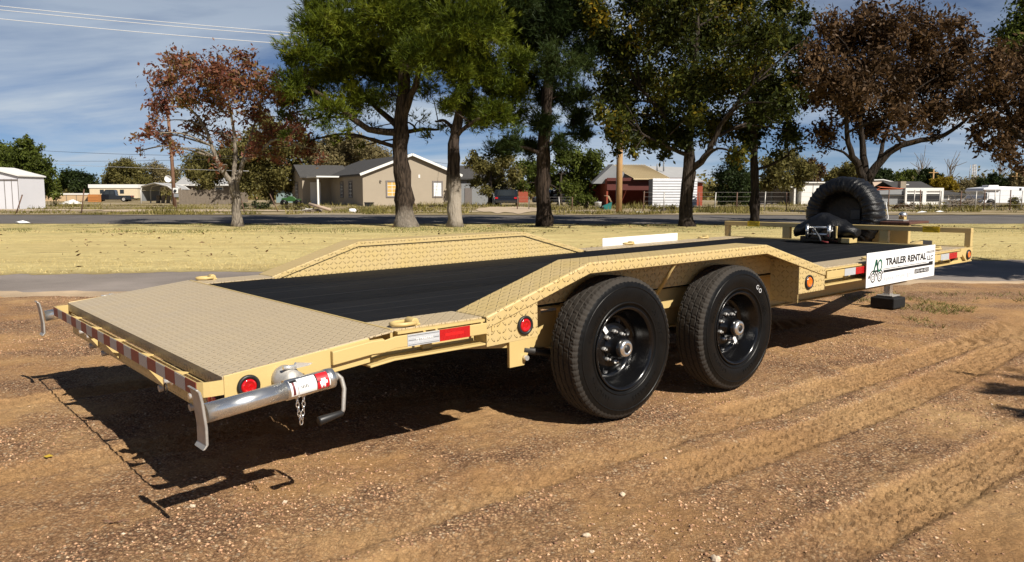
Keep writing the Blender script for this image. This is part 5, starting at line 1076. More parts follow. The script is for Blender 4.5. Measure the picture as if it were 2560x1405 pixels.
# --- brick house with tan metal roof, lean-to carport and white sided shed
B = Bld('brick_house', 'red brick house with tan ribbed metal roof and open dark carport', 'house', 1600, 63)
X = B.x; Z = B.z; ze = Z(446)
B.box('back_wall', X(1492), X(1765), 6.2, 6.4, 0, ze - .1, BRICK); B.box('side_wall', X(1520), X(1524), 1.0, 6.2, 0, ze, BRICK); B.box('brick_end', X(1742), X(1767), 1.4, 6.2, 0, Z(452), BRICK)
B.box('carport_beam', X(1520), X(1744), .7, .9, Z(452), Z(444), plain('dark_red_beam', (.09, .02, .015), .8)); B.box('carport_panel', X(1521), X(1630), .92, 1.0, Z(475), Z(452), plain('dark_red_beam', (.09, .02, .015), .8))
m = MB(); m.prism([(X(1488), Z(458)), (X(1540), Z(408)), (X(1588), Z(444)), (X(1588), Z(458))], 'y', 2.0, 2.2); B.part('gable', m, GREYW)
m = MB(); x0, x1, x2, x3 = X(1538), X(1634), X(1676), X(1586)
m.add([(x0, 5.0, Z(406)), (x1, 5.0, Z(407)), (x2, .5, ze + .02), (x3, .5, ze + .02)], [(0, 3, 2, 1)]); m.add([(x0, 5.0, Z(406) - .1), (x1, 5.0, Z(407) - .1), (x2, .5, ze - .08), (x3, .5, ze - .08)], [(0, 1, 2, 3)]); m.add([(x3, .5, ze + .02), (x2, .5, ze + .02), (x2, .5, ze - .08), (x3, .5, ze - .08)], [(0, 1, 2, 3)]); rf = B.part('metal_roof', m, TANROOF)
for i in range(15):
    t = i / 14; m = MB(); m.bar((x0 + (x1 - x0) * t, 5.0, Z(406) + .02), (x3 + (x2 - x3) * t, .5, ze + .04), .05, .05); B.part('roof_rib', m, TANROOF, rf)
m = MB(); m.add([(X(1630), 5.4, Z(408)), (X(1745), 5.6, Z(412)), (X(1772), 1.2, Z(455)), (X(1676), .8, ze + .01)], [(0, 3, 2, 1)]); m.add([(X(1630), 5.4, Z(410)), (X(1745), 5.6, Z(414)), (X(1772), 1.2, Z(457)), (X(1676), .8, ze - .06)], [(0, 1, 2, 3)]); B.part('shingle_roof', m, PALESH)
m = MB(); m.add([(X(1488), 2.1, Z(458)), (X(1540), 2.1, Z(407)), (X(1540), 5.2, Z(405)), (X(1495), 6.2, Z(452))], [(0, 1, 2, 3)]); m.add([(X(1488), 2.1, Z(460)), (X(1540), 2.1, Z(409)), (X(1540), 5.2, Z(407)), (X(1495), 6.2, Z(454))], [(3, 2, 1, 0)]); B.part('roof_slope', m, PALESH)
for u, v in ((1662, 405), (1679, 398)): m = MB(); m.tube([(X(u), 3.5, Z(425)), (X(u), 3.5, Z(v))], .06, 8); B.part('vent_pipe', m, GREYW)
B.box('window', X(1746), X(1752), 1.33, 1.39, Z(485), Z(465), M['glass'])
B = Bld('sided_shed', 'weathered white shed clad in wide horizontal boards behind the elm trunk', 'shed', 1687, 60)
nb = 11; hz = B.z(446); B.box('shed_body', B.x(1634), B.x(1741), .08, 2.2, 0, hz - .02, GREYW)
for i in range(nb):
    z0 = hz * i / nb; m = MB(); m.add([(B.x(1632), .0, z0 + .012), (B.x(1743), .0, z0 + .012), (B.x(1743), .045, z0 + hz / nb), (B.x(1632), .045, z0 + hz / nb), (B.x(1632), .078, z0 + .012), (B.x(1743), .078, z0 + .012), (B.x(1743), .078, z0 + hz / nb), (B.x(1632), .078, z0 + hz / nb)], [(0, 1, 2, 3), (5, 4, 7, 6), (0, 4, 5, 1), (3, 2, 6, 7), (0, 3, 7, 4), (1, 5, 6, 2)]); B.part('siding_board', m, SILV)
# --- left: white shed
B = Bld('white_shed', 'white panelled shed at the edge of the weedy lot under the green tree', 'shed', 10, 55)
X = B.x; Z = B.z; m = MB(); m.prism([(X(-120), 0), (X(48), 0), (X(48), Z(442)), (X(-30), Z(422)), (X(-120), Z(432))], 'y', 0, 3); B.part('wall', m, plain('white_shed_panel', (.62, .62, .66), .6, 0, .3, .06, 1)); m = MB(); m.prism([(X(-120), Z(431)), (X(-30), Z(420)), (X(52), Z(441)), (X(52), Z(438)), (X(-30), Z(416)), (X(-120), Z(427))], 'y', -.15, 3.1); B.part('roof', m, TRIMW)
for u in (-25, 12, 30, 46): B.box('seam', X(u), X(u) + .03, -.03, -.003, 0, Z(447), GREYTRIM)
B.box('door_rail', X(-40), X(46), -.05, -.004, Z(451), Z(448), GREYTRIM)
# --- beige fence wall, travel trailer, pickup, crate, tarp
B = Bld('beige_wall', 'low beige panel wall with pale cap along the back of the lot', 'wall', 150, 118); B.box('panel', B.x(78), B.x(260), 0, .2, 0, B.z(487), TANP); B.box('cap', B.x(76), B.x(262), -.08, .28, B.z(487), B.z(483), TRIMW)
for u in (110, 140, 165, 190): B.box('post', B.x(u), B.x(u) + .06, -.06, -.003, 0, B.z(488), WOODG)
B = Bld('travel_trailer', 'long white flat-roofed travel trailer behind the dark pickup', 'travel trailer', 285, 116); B.box('body', B.x(224), B.x(344), 0, 2.5, .5, B.z(470), plain('cream_panel', (.62, .52, .36), .6)); B.box('roof', B.x(222), B.x(346), -.1, 2.6, B.z(470), B.z(461), M['whitepaint'])
for u in (250, 275, 300): B.box('window', B.x(u), B.x(u + 10), -.03, -.004, B.z(484), B.z(474), M['glass'])
for u in (250, 320): m = MB(); m.lathe([(.35, .05), (.36, .1), (.36, .3), (.34, .34), (.001, .34)], (B.x(u), 0, .36), 'y', 16); B.part('wheel', m, M['rubber'])
def car(label, u, D, L_, Wd, Ht, rz, kind, col, group='vehicles parked on the far lots', name='parked_car'):
    B = Bld(name, label, 'car' if kind != 'pickup' else 'truck', u, D, rz, group, z=zg(D) + .06); h = Ht
    if kind == 'suv': top = [(-.46, .48), (-.44, .95), (-.34, 1.), (.16, 1.), (.27, .56), (.47, .50)]
    elif kind == 'pickup': top = [(-.49, .52), (-.12, .52), (-.10, .95), (-.06, 1.), (.12, 1.), (.22, .58), (.47, .52)]
    else: top = [(-.48, .5), (-.36, .58), (-.25, .97), (.02, 1.), (.2, .62), (.47, .54)]
    poly = [(a * L_, b * h) for a, b in top] + [(.495 * L_, .40 * h), (.495 * L_, .17 * h), (-.495 * L_, .17 * h), (-.495 * L_, .40 * h)]
    m = MB(); m.prism(poly, 'y', -Wd / 2, Wd / 2); B.part('body', m, col, None, .06)
    if kind != 'pickup': wins = [(-.40, -.20), (-.18, .0), (.02, .17)] if kind == 'suv' else [(-.24, -.08), (-.06, .12)]
    else: wins = [(-.08, .02), (.035, .14)]
    for s in (-1, 1):
        for a, b in wins:
            m = MB(); m.prism([(a * L_, .62 * h), (b * L_, .62 * h), ((b - .03) * L_, .92 * h), (a * L_, .92 * h)], 'y', *sorted((s * (Wd / 2 + .002), s * (Wd / 2 + .012)))); B.part('window', m, M['glass'])
        for a in (-.31, .31):
            m = MB(); m.lathe([(.10, s * (Wd / 2 - .18)), (.34, s * (Wd / 2 - .18)), (.35, s * (Wd / 2 - .02)), (.31, s * (Wd / 2 + .02)), (.20, s * (Wd / 2 + .015))], (a * L_, 0, .35), 'y', 18); wh = B.part('wheel', m, M['rubber']); m = MB(); m.lathe([(.20, s * (Wd / 2 + .012)), (.14, s * (Wd / 2)), (.001, s * (Wd / 2 + .01))], (a * L_, 0, .35), 'y', 14); B.part('rim', m, M['galv'], wh)
        m = MB(); m.box(-.5 * L_ - .01, -.495 * L_ + .01, *sorted((s * Wd * .36, s * Wd * .48)), .42 * h, .52 * h); B.part('tail_light', m, M['redlens'])
        m = MB(); m.box(.493 * L_, .5 * L_ + .01, *sorted((s * Wd * .32, s * Wd * .46)), .38 * h, .46 * h); B.part('headlight', m, M['whrefl'])
    m = MB(); m.box(-.5 * L_ - .03, -.49 * L_, -Wd * .46, Wd * .46, .2 * h, .32 * h); B.part('bumper', m, M['steel_dark'])
    if kind == 'suv': m = MB(); m.prism([(-.42 * Wd, .60 * h), (.42 * Wd, .60 * h), (.36 * Wd, .93 * h), (-.36 * Wd, .93 * h)], 'x', -.455 * L_ - .03, -.455 * L_ - .005); B.part('rear_window', m, M['glass'])
    return B
car('black pickup truck parked in front of the travel trailer', 282, 106, 5.0, 1.9, 1.6, R(195), 'pickup', DKCAR, name='parked_truck')
car('dark sport utility car parked on the dirt drive by the grey outbuilding', 1268, 66, 4.6, 1.8, 1.35, R(88), 'suv', DKCAR)
car('dark car half hidden behind shrubs right of the dark pine', 1398, 70, 4.4, 1.8, 1.35, R(20), 'sedan', DKCAR)
B = Bld('wooden_crate', 'orange-brown wooden crate beside the black pickup', 'crate', 231, 102); B.box('side', B.x(219), B.x(244), 0, .8, .05, B.z(486), ORNG)
for i in range(4): B.box('slat', B.x(219) - .01, B.x(244) + .01, -.03, -.002, .07 + i * .2, .07 + i * .2 + .16, ORNG)
def heap(name, label, cat, u, D, w_, h_, mt, seed, group=None):
    r_ = np.random.default_rng(seed); p = gp(u, D); rt = thing(name, label, cat, (p.x, D, p.z + .04), 0, group); m = MB(); vs = []; fs = []; a_, b_ = 22, 9
    for i in range(a_):
        a = 2 * math.pi * i / a_
        for j in range(b_):
            t = j / (b_ - 1); rr = w_ / 2 * (1 - t ** 1.6) * (1 + .15 * r_.normal()); vs.append((rr * math.cos(a), rr * .5 * math.sin(a), h_ * t * (1 + .12 * r_.normal())))
    for i in range(a_):
        for j in range(b_ - 1): a = i * b_ + j; b = ((i + 1) % a_) * b_ + j; fs.append((a, b, b + 1, a + 1))
    m.add(vs, fs, True); m.build('mound', mt, rt, fix=True); return rt
heap('tarp_heap', 'crumpled white tarp lying in the weeds near the crate', 'tarp', 180, 80, 2.2, .42, M['whitepaint'], 1)
# carport
B = Bld('metal_carport', 'arched metal carport frame with pale roof beside the plank fence', 'carport', 392, 84); X = B.x; Z = B.z
arch = [(X(352), 0.), (X(352), Z(476)), (X(356), Z(466)), (X(388), Z(458)), (X(420), Z(466)), (X(431), Z(474)), (X(431), 0.)]
for y in (0, 2.2, 4.4): m = MB(); m.tube([(a, y, b) for a, b in arch], .075, 8); B.part('frame_arch', m, TRIMW)
m = MB(); m.prism([(a, b + .06) for a, b in arch[1:6]] + [(a, b + .02) for a, b in arch[1:6]][::-1], 'y', -.2, 4.6); B.part('roof', m, PALESH); B.box('side_panel', X(350), X(351.5), 0, 4.4, .3, Z(476), GREYW)
for u in (372, 385, 398, 410): m = MB(); m.bar((X(u), 2., .0), (X(u + 3), 2., .9), .25, .3); B.part('stored_item', m, WOODG)
# plank fence with grey house behind
B = Bld('plank_fence', 'weathered grey upright plank fence left of the pale tree trunk', 'fence', 515, 76); x = B.x(446); i = 0; pm = MB()
while x < B.x(592): hgt = B.z(474) * random.uniform(.95, 1.03); pm.box(x, x + .13, random.uniform(0, .02), .03, 0.02, hgt); x += .14
tag(B.part('fence_boards', pm, WOODG), kind='stuff'); B.box('rail', B.x(446), B.x(592), .04, .09, .5, .6, WOODG); B.box('rail', B.x(446), B.x(592), .04, .09, 1.2, 1.3, WOODG)
for u in (448, 478, 510, 545, 588): B.box('post', B.x(u), B.x(u) + .1, .1, .2, 0, B.z(470), WOODG)
B = Bld('grey_roof_house', 'low grey roofed house behind the plank fence', 'house', 505, 90); B.box('wall', B.x(446), B.x(575), 0, 6, 0, B.z(463), WOODG); B.part('roof', gable_roof(B.x(446), B.x(575), 0, 6, B.z(463), B.z(440), .4, .12, 'x'), PALESH); B.box('fascia', B.x(440), B.x(580), -.5, -.42, B.z(464), B.z(461), TRIMW)
window(B, B.x(540), B.x(556), 0, .9, 1.8, 'y', TRIMW)
B = Bld('teal_roof_house', 'pale teal walled house peeking out left of the stucco house', 'house', 720, 92); B.box('wall', B.x(690), B.x(772), 0, 6, 0, B.z(468), plain('teal_siding', (.20, .27, .27), .8)); B.part('roof', gable_roof(B.x(690), B.x(772), 0, 6, B.z(468), B.z(444), .4, .12, 'x'), PALESH); B.box('fascia', B.x(660), B.x(776), -.5, -.42, B.z(470), B.z(467), TRIMW)
# green all-terrain vehicle
B = Bld('quad_bike', 'green and black quad bike parked in the weeds by the house', 'quad bike', 728, 66, R(10)); m = MB(); m.prism([(-.75, .5), (-.7, .68), (-.3, .72), (-.1, .85), (.25, .80), (.45, .62), (.8, .60), (.8, .48), (.3, .42), (-.3, .42)], 'y', -.32, .32); B.part('body', m, GRNP, None, .03); m = MB(); m.prism([(-.55, .73), (-.5, .80), (-.1, .88), (-.08, .82), (-.3, .74)], 'y', -.2, .2); B.part('seat', m, M['bplastic'], None, .02); m = MB(); m.tube([(.25, -.35, 1.0), (.28, 0, .95), (.25, .35, 1.0)], .02, 6); B.part('handlebar', m, M['bplastic'])
for a in (-.55, .55):
    for s in (-1, 1): m = MB(); m.lathe([(.1, s * .28), (.26, s * .3), (.29, s * .42), (.25, s * .52), (.1, s * .50)], (a, 0, .28), 'y', 14); B.part('wheel', m, M['rubber'])
# debris
B = Bld('timber_pile', 'long pale log and boards lying by the street in front of the house', 'timber', 795, 48); m = MB(); m.tube([(B.x(770), .2, .55), (B.x(828), -.1, .18)], .09, 8); B.part('log', m, plain('pale_log', (.38, .29, .22), .9)); m = MB(); m.tube([(B.x(762), 0, .12), (B.x(800), .4, .16)], .10, 7); B.part('log', m, WOODG)
for k in range(7): m = MB(); a = random.uniform(0, 3.1); m.bar((B.x(770) + random.uniform(-.4, .4), random.uniform(-.3, .4), random.uniform(.08, .3)), (B.x(770) + .6 * math.cos(a), .4 * math.sin(a), random.uniform(.08, .4)), .06, .03); B.part('scrap_board', m, WOODG if k % 2 else M['whitepaint'])
B = Bld('white_drum', 'small white plastic drum lying in the weeds by the street', 'drum', 881, 47); m = MB(); m.lathe([(.001, -.18), (.10, -.18), (.125, -.15), (.13, 0), (.125, .15), (.10, .18), (.05, .185), (.05, .22), (.001, .22)], (0, 0, .17), 'x', 16); B.part('shell', m, M['white'])
B = Bld('black_bin', 'black plastic bin against the stucco house wall', 'bin', 923, 62.5); m = MB(); m.prism([(-.30, 0), (.30, 0), (.34, .34), (-.34, .34)], 'y', -.2, .2); B.part('tub', m, M['bplastic'], None, .02); B.box('rim', -.37, .37, -.23, .23, .345, .39, M['bplastic'])
B = Bld('white_bucket', 'white plastic bucket beside the tipped teal cart', 'bucket', 1495, 56); m = MB(); m.lathe([(.001, 0), (.20, 0), (.25, .45), (.265, .46), (.26, .48), (.23, .47), (.19, .05)], (0, 0, .04), 'z', 18); B.part('shell', m, M['white']); m = MB(); m.tube([(-.25, 0, .47), (0, -.18, .58), (.25, 0, .47)], .012, 6); B.part('handle', m, M['zinc'])
B = Bld('teal_cart', 'tipped over teal plastic cart in the weeds by the utility pole', 'cart', 1513, 54); m = MB(); m.prism([(-.40, .20), (.42, .55), (.36, .0), (-.10, -.0)], 'y', -.3, .3); B.part('tub', m, TEAL, None, .03); m = MB(); m.tube([(.40, -.25, .55), (.2, -.25, .95), (-.05, -.25, .98)], .03, 6); m.tube([(.40, .25, .55), (.2, .25, .95), (-.05, .25, .98)], .03, 6); B.part('handle', m, plain('tan_handle', (.4, .28, .17), .7)); m = MB(); m.lathe([(.02, -.32), (.14, -.32), (.15, -.28), (.13, -.24)], (-.25, 0, .16), 'y', 14); B.part('wheel', m, M['rubber'])
# poles
B = Bld('utility_pole', 'stout yellowish wooden utility pole in front of the brick house', 'utility pole', 1547, 48); m = MB(); m.tube([(0, 0, -.05), (.02, 0, 3), (.10, 0, 9)], [.19, .17, .13], 14); B.part('pole', m, POLEW); B.box('ground_wire_strip', -.19, -.165, -.06, -.03, .2, 5, WIRED)
B = Bld('utility_pole', 'slim brown utility pole with satellite dish behind the red-leaved tree', 'utility pole', 437, 62); m = MB(); m.tube([(0, 0, -.05), (-.06, 0, 4), (-.25, 0, 8.2)], [.15, .13, .10], 12); B.part('pole', m, BRWOOD); m = MB(); m.bar((-1.1, 0, 7.7), (.8, 0, 7.7), .1, .12); B.part('cross_arm', m, BRWOOD)
ds = B; m = MB(); m.lathe([(.001, .12), (.12, .10), (.22, .04), (.27, -.03), (.275, -.035), (.225, .06), (.12, .12), (.001, .14)], (-.30, -.25, ds.z(447)), 'y', 24); B.part('satellite_dish', m, M['white']); m = MB(); m.tube([(-.30, -.10, ds.z(447)), (-.15, -.05, ds.z(447) - .25), (0, 0, ds.z(447) - .3)], .03, 6); m.tube([(-.30, -.15, ds.z(456)), (-.30, -.55, ds.z(449))], .012, 5); B.part('dish_arm', m, M['galv'])
B = Bld('meter_post', 'thin rusty post carrying grey electric meter boxes', 'meter post', 441, 46); m = MB(); m.tube([(0, 0, -.05), (0, 0, B.z(470))], .028, 8); B.part('post', m, RUSTM); B.box('meter_box', -.12, .16, -.10, -.03, B.z(483), B.z(470), M['whitepaint'], None, .01); B.box('breaker_box', -.08, .18, -.10, -.03, B.z(493), B.z(484.5), GREYW, None, .01)
m = MB(); m.lathe([(.08, -.10), (.08, -.15), (.001, -.16)], (.02, 0, B.z(477)), 'y', 14); B.part('meter_dial', m, M['glass'])
# fence lines of thin posts, some leaning
def post(u, D, v_top, lean, label, grp, r_=.03, mt=RUSTM):
    B = Bld('fence_post', label, 'fence post', u, D, 0, grp); m = MB(); H_ = B.z(v_top); m.tube([(0, 0, -.05), (lean, 0, H_)], r_, 7); m.tube([(lean, 0, H_), (lean + .001, 0, H_ + .03)], r_ * 1.3, 7); B.part('shaft', m, mt)
post(38, 46, 488, .45, 'leaning rusty post in front of the white shed', 'leaning posts', .035); post(202, 46, 474, .25, 'tall leaning rusty post by the crumpled tarp', 'leaning posts', .035); post(612, 47, 496, -.2, 'short leaning post right of the pale tree trunk', 'leaning posts', .03); post(697, 48, 486, -.5, 'slanting post near the quad bike', 'leaning posts', .03); post(1048, 50, 495, -.45, 'slanting post leaning towards the big pine trunk', 'leaning posts', .025)
def wire_fence(label, pts, D, vtop, label2=None):
    u0 = pts[0]; B = Bld('wire_fence', label, 'fence', u0, D)
    H_ = B.z(vtop)
    for i, u in enumerate(pts):
        m = MB(); ln_ = random.uniform(-.08, .08); m.tube([(B.x(u), 0, -.05), (B.x(u) + ln_, 0, H_ * random.uniform(.96, 1.06))], .035, 7); B.part('post', m, M['galv'] if i % 2 else RUSTM)
    n = 5
    for k in range(n): m = MB(); z = H_ * (.1 + .88 * k / (n - 1)); m.tube([(B.x(u), 0, z + random.uniform(-.01, .01)) for u in pts], .0045, 4, False, False); B.part('wire', m, M['galv'])
wire_fence('sagging wire fence in front of the brick house', [1130 + 0, 1610, 1750, 1787, 1840, 1912, 1970, 2030], 49, 478) if False else None
wire_fence('wire fence of thin posts running past the juniper tree', [1608, 1660, 1750, 1787, 1842, 1912, 1968, 2030, 2085, 2140], 50, 480)
wire_fence('wire fence of thin posts in front of the motorhome', [2222, 2285, 2302, 2350, 2402, 2440, 2462, 2490, 2527, 2555, 2590], 52, 476)
wire_fence('low wire fence by the dark car and shrubs', [1293, 1322, 1350, 1400, 1430], 54, 492)
# --- right: long white shed, garage, peach building, motorhome
B = Bld('long_white_shed', 'long low white shed with shaded grey front and pale lean-to', 'shed', 1985, 76); X = B.x; Z = B.z
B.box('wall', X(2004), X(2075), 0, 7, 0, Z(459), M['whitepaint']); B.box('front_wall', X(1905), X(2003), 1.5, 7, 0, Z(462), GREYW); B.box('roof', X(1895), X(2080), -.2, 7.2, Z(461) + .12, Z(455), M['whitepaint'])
m = MB(); m.box(X(1985), X(1989), -.05, 1.5, 0, Z(468)); m.box(X(1930), X(1989), -.10, -.02, Z(469), Z(466)); B.part('porch_frame', m, TRIMW)
for u in (1925, 1960): B.box('bay_door', X(u - 14), X(u + 14), 1.42, 1.49, 0, Z(474), GREYTRIM)
B.box('seam', X(2032), X(2033), -.03, -.004, 0, Z(460), GREYW)
B = Bld('peach_building', 'pale peach flat-fronted building behind the grey garage', 'building', 2205, 112); m = MB(); m.prism([(B.x(2150), 0), (B.x(2236), 0), (B.x(2236), B.z(457)), (B.x(2205), B.z(450)), (B.x(2150), B.z(452))], 'y', 0, 5); B.part('wall', m, PEACH); m = MB(); m.prism([(B.x(2148), B.z(452.5)), (B.x(2205), B.z(450.3)), (B.x(2238), B.z(457)), (B.x(2238), B.z(455)), (B.x(2205), B.z(448)), (B.x(2148), B.z(450))], 'y', -.2, 5.2); B.part('parapet_cap', m, TRIMW)
B = Bld('dark_roof_house', 'house with dark shingle roof right of the peach building', 'house', 2265, 105); B.box('wall', B.x(2238), B.x(2325), 0, 6, 0, B.z(470), GREYW); B.part('roof', gable_roof(B.x(2238), B.x(2325), 0, 6, B.z(470), B.z(455), .3, .12, 'x'), SHING); B.box('skylight', B.x(2268), B.x(2282), 1.1, 1.6, B.z(466), B.z(460), TRIMW)
B = Bld('grey_garage', 'grey garage with white framed double doors and long hipped dark roof', 'garage', 2300, 72); X = B.x; Z = B.z
B.box('wall', X(2185), X(2425), 0, 6, 0, Z(486), GREYW); m = MB(); x0, x1 = X(2350), X(2428); m.add([(X(2215), -.3, Z(487)), (x1, -.3, Z(487)), (x1, 6.3, Z(487)), (X(2215), 6.3, Z(487)), (X(2265), 3, Z(467)), (X(2345), 3, Z(467))], [(0, 1, 5, 4), (1, 2, 5), (2, 3, 4, 5), (3, 0, 4), (3, 2, 1, 0)]); B.part('roof', m, SHING)
m = MB(); m.prism([(X(2183), Z(486)), (X(2196), Z(470)), (X(2258), Z(470)), (X(2258), Z(486))], 'y', -.25, -.05); B.part('gable_end', m, GREYW); m = MB(); m.add([(X(2188), -.3, Z(474)), (X(2197), -.3, Z(468)), (X(2222), 2.5, Z(465)), (X(2258), 2.5, Z(468)), (X(2258), -.3, Z(471))], [(0, 1, 2, 3, 4)]); m.add([(X(2188), -.3, Z(475)), (X(2258), -.3, Z(472)), (X(2258), 2.5, Z(469)), (X(2222), 2.5, Z(466)), (X(2197), -.3, Z(469))], [(0, 1, 2, 3, 4)]); B.part('orange_roof', m, ORRED)
fr = MB(); fr.box(X(2257), X(2352), -.5, -.28, Z(478), Z(470)); fr.box(X(2257), X(2261), -.5, -.28, 0, Z(478)); fr.box(X(2300), X(2309), -.5, -.28, 0, Z(478)); fr.box(X(2347), X(2352), -.5, -.28, 0, Z(478)); fr = B.part('door_surround', fr, M['whitepaint'])
for a, b in ((2261, 2300), (2309, 2347)): B.box('roll_door', X(a), X(b), -.40, -.30, Z(485), Z(478), M['whitepaint'], fr); B.box('opening', X(a), X(b), -.36, -.30, .35, Z(485), M['bplastic'], fr); B.box('kick_panel', X(a), X(b), -.42, -.30, .02, .34, M['whitepaint'], fr)
B.box('chimney', X(2286), X(2300), 2.6, 3.2, Z(480), Z(452), plain('tan_chimney', (.30, .25, .18), .8)); B.box('window', X(2370), X(2373), -.05, -.003, Z(500), Z(488), TRIMW)
B = Bld('small_white_house', 'tiny white gabled house between the brush pile and motorhome', 'house', 2435, 130); B.box('wall', B.x(2424), B.x(2446), 0, 4, 0, B.z(488), M['whitepaint']); B.part('roof', gable_roof(B.x(2424), B.x(2446), 0, 4, B.z(488), B.z(480), .2, .1, 'y'), PEACH)
B = Bld('motorhome', 'white motorhome with roof air conditioner parked behind the wire fence', 'motorhome', 2520, 60); X = B.x; Z = B.z
m = MB(); m.prism([(X(2454), .35), (X(2640), .35), (X(2640), Z(470)), (X(2505), Z(466)), (X(2460), Z(470)), (X(2456), Z(478)), (X(2462), Z(486))], 'y', 0, 2.4); B.part('body', m, plain('motorhome_white', (.72, .73, .76), .4, 0, .4, .04), None, .06)
m = MB(); m.prism([(X(2483), Z(468)), (X(2512), Z(467)), (X(2510), Z(462.5)), (X(2486), Z(462.5))], 'y', .7, 1.6); B.part('air_conditioner', m, TRIMW, None, .03)
m = MB(); m.prism([(X(2457), Z(500)), (X(2468), Z(500)), (X(2468), Z(482)), (X(2461), Z(482))], 'y', -.02, -.003); B.part('cab_window', m, M['glass']); B.box('window', X(2548), X(2553), -.02, -.003, Z(476), Z(470), M['glass']); B.box('awning_box', X(2458), X(2498), -.10, -.005, Z(477), Z(474), GREYTRIM)
for u in (2472, 2500): B.box('panel_seam', X(u), X(u) + .03, -.015, -.003, .4, Z(474), GREYW)
for u in (2478, 2600): m = MB(); m.lathe([(.1, -.04), (.33, -.05), (.35, .05), (.35, .2)], (X(u), 0, .36), 'y', 18); B.part('wheel', m, M['rubber'])
bgtree('shrub', 'round dark shrub in front of the motorhome', 55, 2538, [(2530, 503, 11), (2545, 506, 10), (2538, 498, 9)], LF['olive'], .9, .1, .5, 31, group='shrubs on the far lots')
# brush pile
p = gp(2412, 57); rt = thing('brush_pile', 'tangled grey pile of cut branches beside the grey garage', 'brush pile', (p.x, 57, p.z + .05)); r_ = np.random.default_rng(3); m = MB()
for k in range(260):
    a = Vector((r_.normal() * .75, r_.normal() * .5, abs(r_.normal()) * .28)); d_ = Vector((r_.normal(), r_.normal() * .6, r_.normal() * .35)).normalized() * r_.uniform(.4, 1.1); q = a + d_; q.z = max(.02, q.z); m.tube([a, a.lerp(q, .5) + Vector(r_.normal(0, .06, 3)), q], [.03, .025, .012], 4, False, False)
tag(m.build('branches', WOODG, rt, fix=False), kind='stuff')
for i, (u, D, w_, h_, lab) in enumerate(((2240, 56, 3.2, .5, 'low brown bush below the grey garage wall'), (2330, 55, 3.0, .32, 'low olive mound of weeds in front of the garage doors'), (2440, 54, 2.2, .45, 'dull green bush at the foot of the brush pile'), (1660, 51, 2.2, .45, 'dark weeds at the foot of the white sided shed'), (740, 52, 2.5, .55, 'grey-green bush by the slanting post'), (640, 55, 3.0, .6, 'dark bush at the foot of the wispy olive tree'), (1080, 60, 3.0, .35, 'low green growth along the stucco wall'))):
    k = ppm(D); vb = 489 + F * (CH - zg(D)) / D
    bgtree('shrub', lab, D, u, [(u - w_ * k * .3, vb - h_ * k * .5, h_ * k * .6), (u, vb - h_ * k * .6, h_ * k * .7), (u + w_ * k * .3, vb - h_ * k * .5, h_ * k * .6), (u + w_ * k * .15, vb - h_ * k * .4, h_ * k * .6)], [LF['brown'], LF['olive'], LF['olive'], LF['olive'], LF['olive'], LF['dkgreen'], LF['olive']][i], .8, .09, .5, 60 + i, group='shrubs on the far lots')
# litter
for i, (u, D, lab, mt) in enumerate(((55, 33.2, 'white scrap of litter at the lawn edge by the street', M['white']), (2305, 47, 'white litter in the weeds below the garage', M['white']), (2350, 48, 'pale litter in the weeds left of the brush pile', M['whitepaint']), (1590, 47, 'white scrap lying by the foot of the utility pole', M['white']), (2160, 46.5, 'pale litter at the street edge by the spare wheel', M['whitepaint']))):
    B = Bld('litter', lab, 'litter', u, D); r_ = np.random.default_rng(i); m = MB(); vs = [(.3 * math.cos(a) * (1 + .3 * r_.normal()), .15 * math.sin(a), .06 + .05 * r_.random()) for a in np.linspace(0, 6.28, 8)[:-1]]; m.add(vs + [(0, 0, .16)], [(k, (k + 1) % 7, 7) for k in range(7)]); m.add([(x, y, .055) for x, y, z in vs], [tuple(range(7))[::-1]]); B.part('scrap', m, mt)
# lattice tower and far poles
B = Bld('lattice_tower', 'slender steel lattice tower on the horizon', 'tower', 2427, 230); H_ = B.z(412); wq = .9; m = MB()
for sx_, sy_ in ((-1, -1), (1, -1), (1, 1), (-1, 1)): m.tube([(sx_ * wq, sy_ * wq, 0), (sx_ * wq * .55, sy_ * wq * .55, H_)], .10, 4)
B.part('legs', m, M['galv']); m = MB()
for k in range(12):
    z0, z1 = H_ * k / 12, H_ * (k + 1) / 12; w0 = wq * (1 - .45 * k / 12); w1 = wq * (1 - .45 * (k + 1) / 12)
    m.tube([(-w0, -w0, z0), (w1, -w1, z1)], .07, 4); m.tube([(w0, -w0, z0), (-w1, -w1, z1)], .07, 4); m.tube([(-w1, -w1, z1), (w1, -w1, z1)], .07, 4)
B.part('bracing', m, M['galv'])
for u, vt, D, lab in ((2329, 423, 120, 'thin distant pole beside the dark evergreen'), (2536, 432, 118, 'thin distant pole above the motorhome'), (2042, 410, 120, 'thin distant pole by the rusty leaved tree')):
    B = Bld('utility_pole', lab, 'utility pole', u, D); m = MB(); m.tube([(0, 0, 0), (0, 0, B.z(vt))], [.14, .10], 8); B.part('pole', m, POLEW); m = MB(); m.bar((-.7, 0, B.z(vt) - .5), (.7, 0, B.z(vt) - .5), .1, .1); B.part('cross_arm', m, POLEW)
